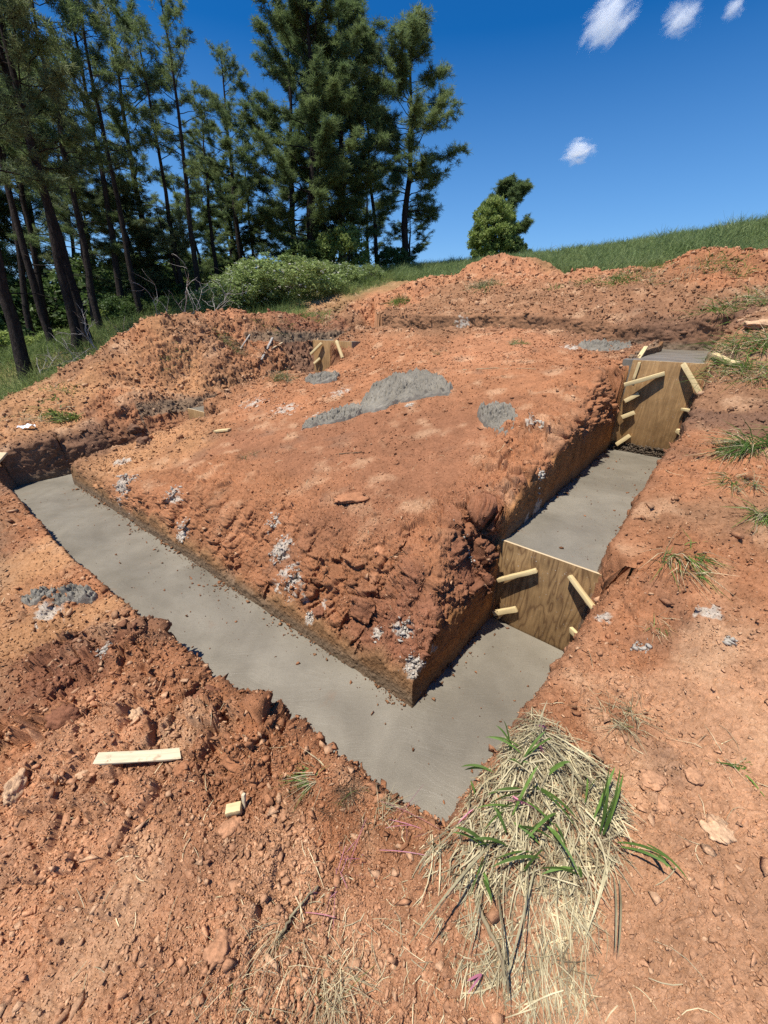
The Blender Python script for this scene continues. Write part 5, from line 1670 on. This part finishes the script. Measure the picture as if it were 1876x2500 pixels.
V, F = stroke_blades([(1300, 1990, 1240, 1950), (1250, 1970, 1290, 1960), (1260, 2000, 1255, 1960), (1300, 1840, 1320, 1810), (1330, 1800, 1300, 1790), (1150, 2000, 1120, 2010), (1170, 2390, 1150, 2410), (1320, 1850, 1310, 1830)], .006, .006, .2, 2, .09)
tag(local(sod, mesh_np('painted_straw', V, F, False, None, MAT['pink'])), kind='stuff')

# pink survey paint on straws and dirt left of the sod
V, F = stroke_blades([(840, 2090, 860, 2060), (850, 2120, 840, 2080), (830, 2110, 870, 2110), (790, 2190, 800, 2180), (780, 2160, 800, 2140), (960, 1990, 1020, 1990), (970, 2020, 1010, 2005), (965, 2060, 985, 2020), (775, 2240, 770, 2190), (860, 2080, 850, 2050)], .0013, .03, .1, 3)
tag(mesh_np('painted_straw', V, F, False, None, MAT['pink']), 'thin pink paint marked straws on the bare front ground left of the straw tuft', 'painted straw', kind='stuff')


def tuft(u, v, R, L, ng, ns, label, lay=(0, 0), up=.8, wg=.006, mat_g='blade', mat_s='straw'):
    p = on_ground(u, v)
    parts = []
    root = empty('grass_tuft', p, label, 'grass tuft', 'grass tufts on the bare clay')
    sc = 1
    for n, mat, w, nm in ((ng, mat_g, wg, 'green_blades'), (ns, mat_s, wg * .7, 'dead_straw')):
        if not n: continue
        cl_ = rng.normal(0, R * .75, (max(3, n // 25), 2)); xy = p[:2] + cl_[rng.integers(0, len(cl_), n)] + rng.normal(0, R * .22, (n, 2))
        z = terrain(xy[:, 0], xy[:, 1])
        d = unit(np.stack([rng.normal(lay[0] * 1.5, .5, n), rng.normal(lay[1] * 1.5, .5, n), up * rng.uniform(.05, 1.1, n)], 1))
        V, F = blades(np.stack([xy[:, 0], xy[:, 1], z + .005], 1), d, L * rng.uniform(.45, 1.1, n), w, rng.uniform(.1, .9, n))
        tag(local(root, mesh_np(nm, V, F, False, None, MAT[mat])), kind='stuff')


tuft(1650, 1370, .07, .22, 150, 120, 'green and straw tuft lying downhill on the right bank above the near form', (.25, -.45), .55, .005)
tuft(1850, 1090, .10, .30, 190, 110, 'thick green tuft at the right edge beside the middle slab', (-.6, -.2), .5, .006)
tuft(1815, 1180, .07, .17, 30, 120, 'yellowish straw tuft below the thick green tuft at the right edge', (-.3, -.3), .5, .005)
tuft(1868, 1270, .06, .20, 60, 90, 'grey green tuft cut by the right edge of the photo', (-.3, -.5), .5, .005)
tuft(835, 1790, .025, .12, 45, 50, 'small yellow green tuft overhanging the concrete on the front trench lip', (-.1, .2), .9, .0035)
tuft(775, 1905, .04, .14, 40, 40, 'small green tuft lying left on the bank below the lip tuft', (-.6, -.1), .4, .004)
tuft(850, 1965, .045, .09, 8, 200, 'dark matted root tuft on the front bank beside the concrete tip', (-.1, -.1), .4, .002, mat_s='root')
tuft(1790, 1870, .03, .11, 26, 6, 'little green sprig lying on the right front ground', (.5, .25), .25, .008)
tuft(1715, 1830, .03, .11, 0, 34, 'white dry straws left of the little green sprig', (.3, -.3), .3, .004)
tuft(1540, 1760, .05, .14, 4, 110, 'dry straw and root bunch on the right lip above the big straw mat', (-.2, -.1), .5, .0035)
tuft(1600, 1530, .05, .10, 12, 45, 'thin dry tuft beside the grout dabs right of the near form', (.2, -.3), .4, .003)
tuft(1830, 745, .35, .42, 240, 200, 'wide straggly grass patch on the bank right of the upper slab', (-.2, -.1), .6, .009)
tuft(1860, 840, .22, .36, 160, 120, 'grey green grass clump at the right edge above the pale slab of clay', (-.3, -.2), .6, .008)
tuft(1830, 910, .22, .34, 170, 140, 'grass clump right of the slanting yellow stake', (-.3, -.2), .6, .007)
tuft(1745, 930, .10, .26, 60, 20, 'small bright grass clump at the tip of the slanting yellow stake', (0, 0), .9, .006)
tuft(975, 745, .24, .34, 260, 20, 'bright green tuft alone on the brown clay below the small orange heap', (0, 0), 1.1, .010)
tuft(690, 930, .13, .28, 90, 120, 'dark spiky tuft beside the foot of the brown spoil heap', (0, -.1), 1.0, .006, mat_g='grass_dark')
tuft(1170, 705, .30, .40, 160, 200, 'dark matted sod on the face of the tall reddish heap', (0, -.2), .6, .010, mat_g='grass_dark')
tuft(1500, 690, .55, .38, 340, 90, 'green sod along the low grassy heap', (0, 0), .8, .010)
tuft(1700, 668, .55, .36, 260, 180, 'green and straw sod on the wide red heap', (0, 0), .7, .009)
tuft(120, 985, .4, .3, 60, 90, 'thin weedy straws on the crest of the ochre heap at the left', (0, 0), .8, .006)
tuft(430, 885, .3, .3, 40, 160, 'dark dead sod in the dip between the ochre heap and the brown heap', (0, -.1), .6, .006, mat_s='straw_dark')
tuft(770, 705, .5, .7, 120, 220, 'tall dry grass at the right foot of the biggest rose bush', (0, 0), 1.2, .010)
tuft(1060, 655, .5, .5, 160, 60, 'grass at the left shoulder of the tall reddish heap', (0, 0), 1, .012)
tuft(560, 850, .30, .40, 120, 420, 'matted dead sod on the face of the brown spoil heap', (.1, -.2), .6, .006, mat_s='straw_dark')
tuft(640, 800, .35, .35, 60, 320, 'dark dead sod on top of the brown spoil heap', (0, 0), .6, .007, mat_s='root')
tuft(760, 780, .5, .40, 320, 160, 'green grass wedge where the brown heap meets the far bank', (0, 0), .8, .009)
tuft(1255, 843, .10, .16, 60, 40, 'small green tuft before the long low concrete heap', (0, 0), .7, .006)
tuft(1065, 868, .08, .13, 30, 40, 'tiny dry tuft on the far part of the clay pad', (0, 0), .7, .005)
tuft(610, 1115, .07, .12, 24, 90, 'thin dead tuft on the left part of the clay pad', (.2, 0), .5, .004, mat_s='straw_dark')
tuft(1130, 770, .12, .14, 30, 60, 'thin dry tuft on the brown clay behind the pad', (0, 0), .5, .006)
tuft(170, 1010, .18, .20, 150, 30, 'bright green weeds sprouting on the ochre heap at the left', (-.2, -.1), .7, .022, mat_g='leaf')
tuft(95, 1035, .22, .40, 30, 160, 'long dry stalks lying below the bright green weeds', (-.6, -.3), .15, .006)
tuft(640, 2440, .10, .13, 6, 170, 'dry straw patch at the bottom edge of the bare front ground', (0, -.2), .4, .003)
tuft(790, 2400, .10, .14, 4, 200, 'dry straw patch between the bottom patch and the big straw mat', (.1, -.2), .4, .003)
tuft(930, 1990, .03, .10, 0, 60, 'pale straws bristling over the tip of the concrete', (.3, .1), .5, .003)

# loose straws everywhere on the bare ground
n = 1500
a_ = np.radians(rng.uniform(-70, 70, n)); r_ = np.exp(rng.uniform(math.log(.35), math.log(11), n))
XY = np.stack([r_ * np.sin(a_), r_ * np.cos(a_)], 1)
d1, d2 = dist_walls(XY[:, 0], XY[:, 1])
dn = fbm(np.concatenate([XY * 1.2, np.zeros((n, 1))], 1), 2, 301)
wgt = .22 + .9 * np.exp(-((XY[:, 0] - .25) / .5) ** 2 - ((XY[:, 1] - .5) / .5) ** 2) + .4 * (dn > .1)
ok = ((d1 > .1) | (d2 > .05)) & (rng.uniform(0, 1, n) < wgt); XY = XY[ok]; n = len(XY)
aa = rng.uniform(0, 6.28, n); rs = np.hypot(XY[:, 0], XY[:, 1])
zq = surface(XY[:, 0], XY[:, 1])[:, 2] - terrain(XY[:, 0], XY[:, 1])
V, F = straw_mesh(XY, np.stack([np.cos(aa), np.sin(aa)], 1), rng.uniform(.03, .14, n) * (1 + .08 * rs), rng.uniform(.0012, .003, n) * (1 + .12 * rs), zq + .008, .3)
tag(mesh_np('straw_litter', V, F, False, None, MAT['straw']), kind='stuff')


def twig(pts_px, r, label, mat='root', lift=.008):
    P = np.array([on_ground(u, v) for u, v in pts_px]) + np.array([0, 0, lift])
    t = np.linspace(0, 1, len(P)); tt = np.linspace(0, 1, 14)
    P = np.stack([np.interp(tt, t, P[:, i]) for i in range(3)], 1) + rng.normal(0, r * .4, (14, 3))
    b = MB(); b.tube(P, r * np.linspace(1, .5, 14), 6)
    tag(b.build('twig', MAT[mat], None, True), label, 'twig', 'twigs on the clay')


twig([(682, 2296), (715, 2240), (775, 2172)], .006, 'straight dead stick leaning across the pink painted straws', 'straw_dark', .02)
twig([(730, 2255), (770, 2270), (790, 2340)], .002, 'thin curved root below the straight dead stick')
twig([(1160, 2220), (1215, 2330), (1240, 2440)], .008, 'brown flattened stalk running down through the big straw mat', 'straw_dark', .03)
twig([(1060, 2080), (1110, 2000), (1150, 1930)], .006, 'dark stalk along the edge of the wet concrete and the big straw mat', 'straw_dark', .03)
twig([(1000, 980), (1050, 955)], .006, 'thin twig lying against the biggest concrete heap', 'straw')
twig([(1130, 905), (1200, 900), (1310, 903)], .006, 'long thin straw coloured stalk lying on the far part of the clay pad', 'straw')
twig([(830, 1110), (890, 1105)], .008, 'short dark twig on the left part of the clay pad', 'root')
twig([(950, 1380), (1010, 1350)], .004, 'thin root hanging on the front slope of the clay pad', 'root')

# a crumpled scrap of white wrapping
p = on_ground(70, 1052)
import bmesh as _bm
bm = _bm.new(); _bm.ops.create_grid(bm, x_segments=14, y_segments=10, size=1)
V = np.array([w_.co[:] for w_ in bm.verts]); F = np.array([[w_.index for w_ in f.verts] for f in bm.faces]); bm.free()
V = V * np.array([.11, .05, 1]); V[:, 2] = .05 + .05 * fbm(V * np.array([14, 14, 1]), 3, 7)
wm_, nt_, bs_, N_, L_ = new_mat('white_wrapping'); bs_.inputs['Roughness'].default_value = .45
L_.new(ramp(nt_, noise(nt_, 9, 3, .5, coords(nt_)), [(.3, (.66, .68, .70)), (.7, (.80, .80, .80))]), bs_.inputs['Base Color'])
o = mesh_np('scrap_wrapper', V, F, True, None, wm_); o.location = p; o.rotation_euler = (.1, -.05, .5)
tag(o, 'crumpled white scrap lying under the dry stalks at the left', 'litter')


# ------------------------------------------------------------------ clouds: thin wisps of real vapour far off
def cloud(cu, cv, au, av, half_w, D, dens, label, seed):
    c = at(cu, cv, D); a = at(au, av, D)
    ax = a - c; hl = np.linalg.norm(ax); ax /= hl
    vd = (c - CAM) / np.linalg.norm(c - CAM)
    sd = np.cross(ax, vd); sd /= np.linalg.norm(sd); dp = np.cross(sd, ax)
    px = np.linalg.norm(c - CAM) / F_PX
    hw = half_w * px * .62
    bm = _bm.new(); _bm.ops.create_icosphere(bm, subdivisions=4, radius=1)
    V = np.array([w_.co[:] for w_ in bm.verts]); F = np.array([[w_.index for w_ in f.verts] for f in bm.faces]); bm.free()
    V *= (1 + .22 * fbm(V * 1.6 + seed, 3, seed))[:, None]
    o = mesh_np('cloud', V, F, True)
    o.matrix_world = mathutils.Matrix(((ax[0] * hl, sd[0] * hw, dp[0] * hw, c[0]), (ax[1] * hl, sd[1] * hw, dp[1] * hw, c[1]), (ax[2] * hl, sd[2] * hw, dp[2] * hw, c[2]), (0, 0, 0, 1)))
    m = bpy.data.materials.new('cloud_vapour'); m.use_nodes = True; nt = m.node_tree; nt.nodes.remove(nt.nodes['Principled BSDF'])
    v = coords(nt)
    mp = nt.nodes.new('ShaderNodeMapping'); mp.inputs['Scale'].default_value = (1.1, 1.5, 1.5); mp.inputs['Location'].default_value = (seed * 3.1, seed * 1.7, seed)
    nt.links.new(v, mp.inputs['Vector'])
    f = noise(nt, 1.5, 8, .68, mp.outputs['Vector'], .7)
    ln = nt.nodes.new('ShaderNodeVectorMath'); ln.operation = 'LENGTH'; nt.links.new(v, ln.inputs[0])
    fall = nt.nodes.new('ShaderNodeMapRange'); fall.inputs['From Min'].default_value = .1; fall.inputs['From Max'].default_value = 1.0; fall.inputs['To Min'].default_value = .20; fall.inputs['To Max'].default_value = -.22
    nt.links.new(ln.outputs['Value'], fall.inputs['Value'])
    ad = nt.nodes.new('ShaderNodeMath'); ad.operation = 'ADD'; nt.links.new(f, ad.inputs[0]); nt.links.new(fall.outputs[0], ad.inputs[1])
    mr = nt.nodes.new('ShaderNodeMapRange'); mr.inputs['From Min'].default_value = .47; mr.inputs['From Max'].default_value = .72; mr.inputs['To Min'].default_value = 0; mr.inputs['To Max'].default_value = dens / hw
    nt.links.new(ad.outputs[0], mr.inputs['Value'])
    vs = nt.nodes.new('ShaderNodeVolumeScatter'); vs.inputs['Color'].default_value = (1, 1, 1, 1); vs.inputs['Anisotropy'].default_value = -.15
    nt.links.new(mr.outputs[0], vs.inputs['Density'])
    nt.links.new(vs.outputs[0], nt.nodes['Material Output'].inputs['Volume'])
    o.data.materials.append(m)
    tag(o, label, 'cloud', 'small white clouds')


cloud(1487, 48, 1385, 132, 62, 900, 3.2, 'largest bright wispy cloud slanting at the top of the sky', 3)
cloud(1662, 45, 1590, 66, 46, 900, 1.8, 'faint curled cloud right of the largest cloud', 8)
cloud(1795, 18, 1750, 62, 26, 900, 1.3, 'thin cloud streak in the top right corner', 5)
cloud(1415, 370, 1352, 386, 38, 900, 2.8, 'small lone puff of cloud low over the meadow', 11)

# ------------------------------------------------------------------ camera, sun, sky
import mathutils
cam = bpy.data.cameras.new('camera'); co = bpy.data.objects.new('camera', cam); COL.objects.link(co)
R_ = mathutils.Matrix([list(M[0]), list(M[1]), list(M[2])]).to_4x4()
R_.translation = CAM
co.matrix_world = R_
cam.sensor_fit = 'VERTICAL'; cam.sensor_height = 25.0; cam.sensor_width = 18.76; cam.lens = F_PX * 25.0 / 2500.0
cam.clip_start = .02; cam.clip_end = 8000
scene.camera = co

SUN = np.array([-.311, -.187, .93]); SUN /= np.linalg.norm(SUN)
sl = bpy.data.lights.new('sun', 'SUN'); sl.energy = 5.0; sl.angle = math.radians(.53); sl.color = (1, .955, .88)
so = bpy.data.objects.new('sun', sl); COL.objects.link(so)
so.rotation_euler = mathutils.Vector(SUN).to_track_quat('Z', 'Y').to_euler()
so.location = (-20, -13, 45)
w = bpy.data.worlds.new('World'); scene.world = w; w.use_nodes = True
nt = w.node_tree; bg = nt.nodes['Background']
sky = nt.nodes.new('ShaderNodeTexSky'); sky.sky_type = 'NISHITA'; sky.sun_disc = False
sky.sun_elevation = math.asin(SUN[2]); sky.sun_rotation = math.atan2(SUN[0], SUN[1]) % (2 * math.pi)
sky.altitude = 600; sky.air_density = 1.0; sky.dust_density = .0; sky.ozone_density = 4.0
hs = nt.nodes.new('ShaderNodeHueSaturation'); hs.inputs['Saturation'].default_value = 1.42; hs.inputs['Hue'].default_value = .508
nt.links.new(sky.outputs[0], hs.inputs['Color'])
tc = nt.nodes.new('ShaderNodeTexCoord'); sx = nt.nodes.new('ShaderNodeSeparateXYZ'); nt.links.new(tc.outputs['Generated'], sx.inputs[0])
low = ramp(nt, sx.outputs['Z'], [(.0, (.9, .9, .9)), (.12, (.42, .42, .42)), (.42, (.03, .03, .03))])
sk = mixc(nt, hs.outputs[0], (2.6, 5.2, 9.0), low)
nt.links.new(sk, bg.inputs[0]); bg.inputs[1].default_value = .088
scene.view_settings.view_transform = 'Standard'; scene.view_settings.look = 'None'
scene.view_settings.exposure = 0.46; scene.view_settings.gamma = 1.0
scene.cycles.use_denoising = False
scene.cycles.max_bounces = 6; scene.cycles.diffuse_bounces = 3; scene.cycles.transparent_max_bounces = 8
scene.cycles.volume_bounces = 4
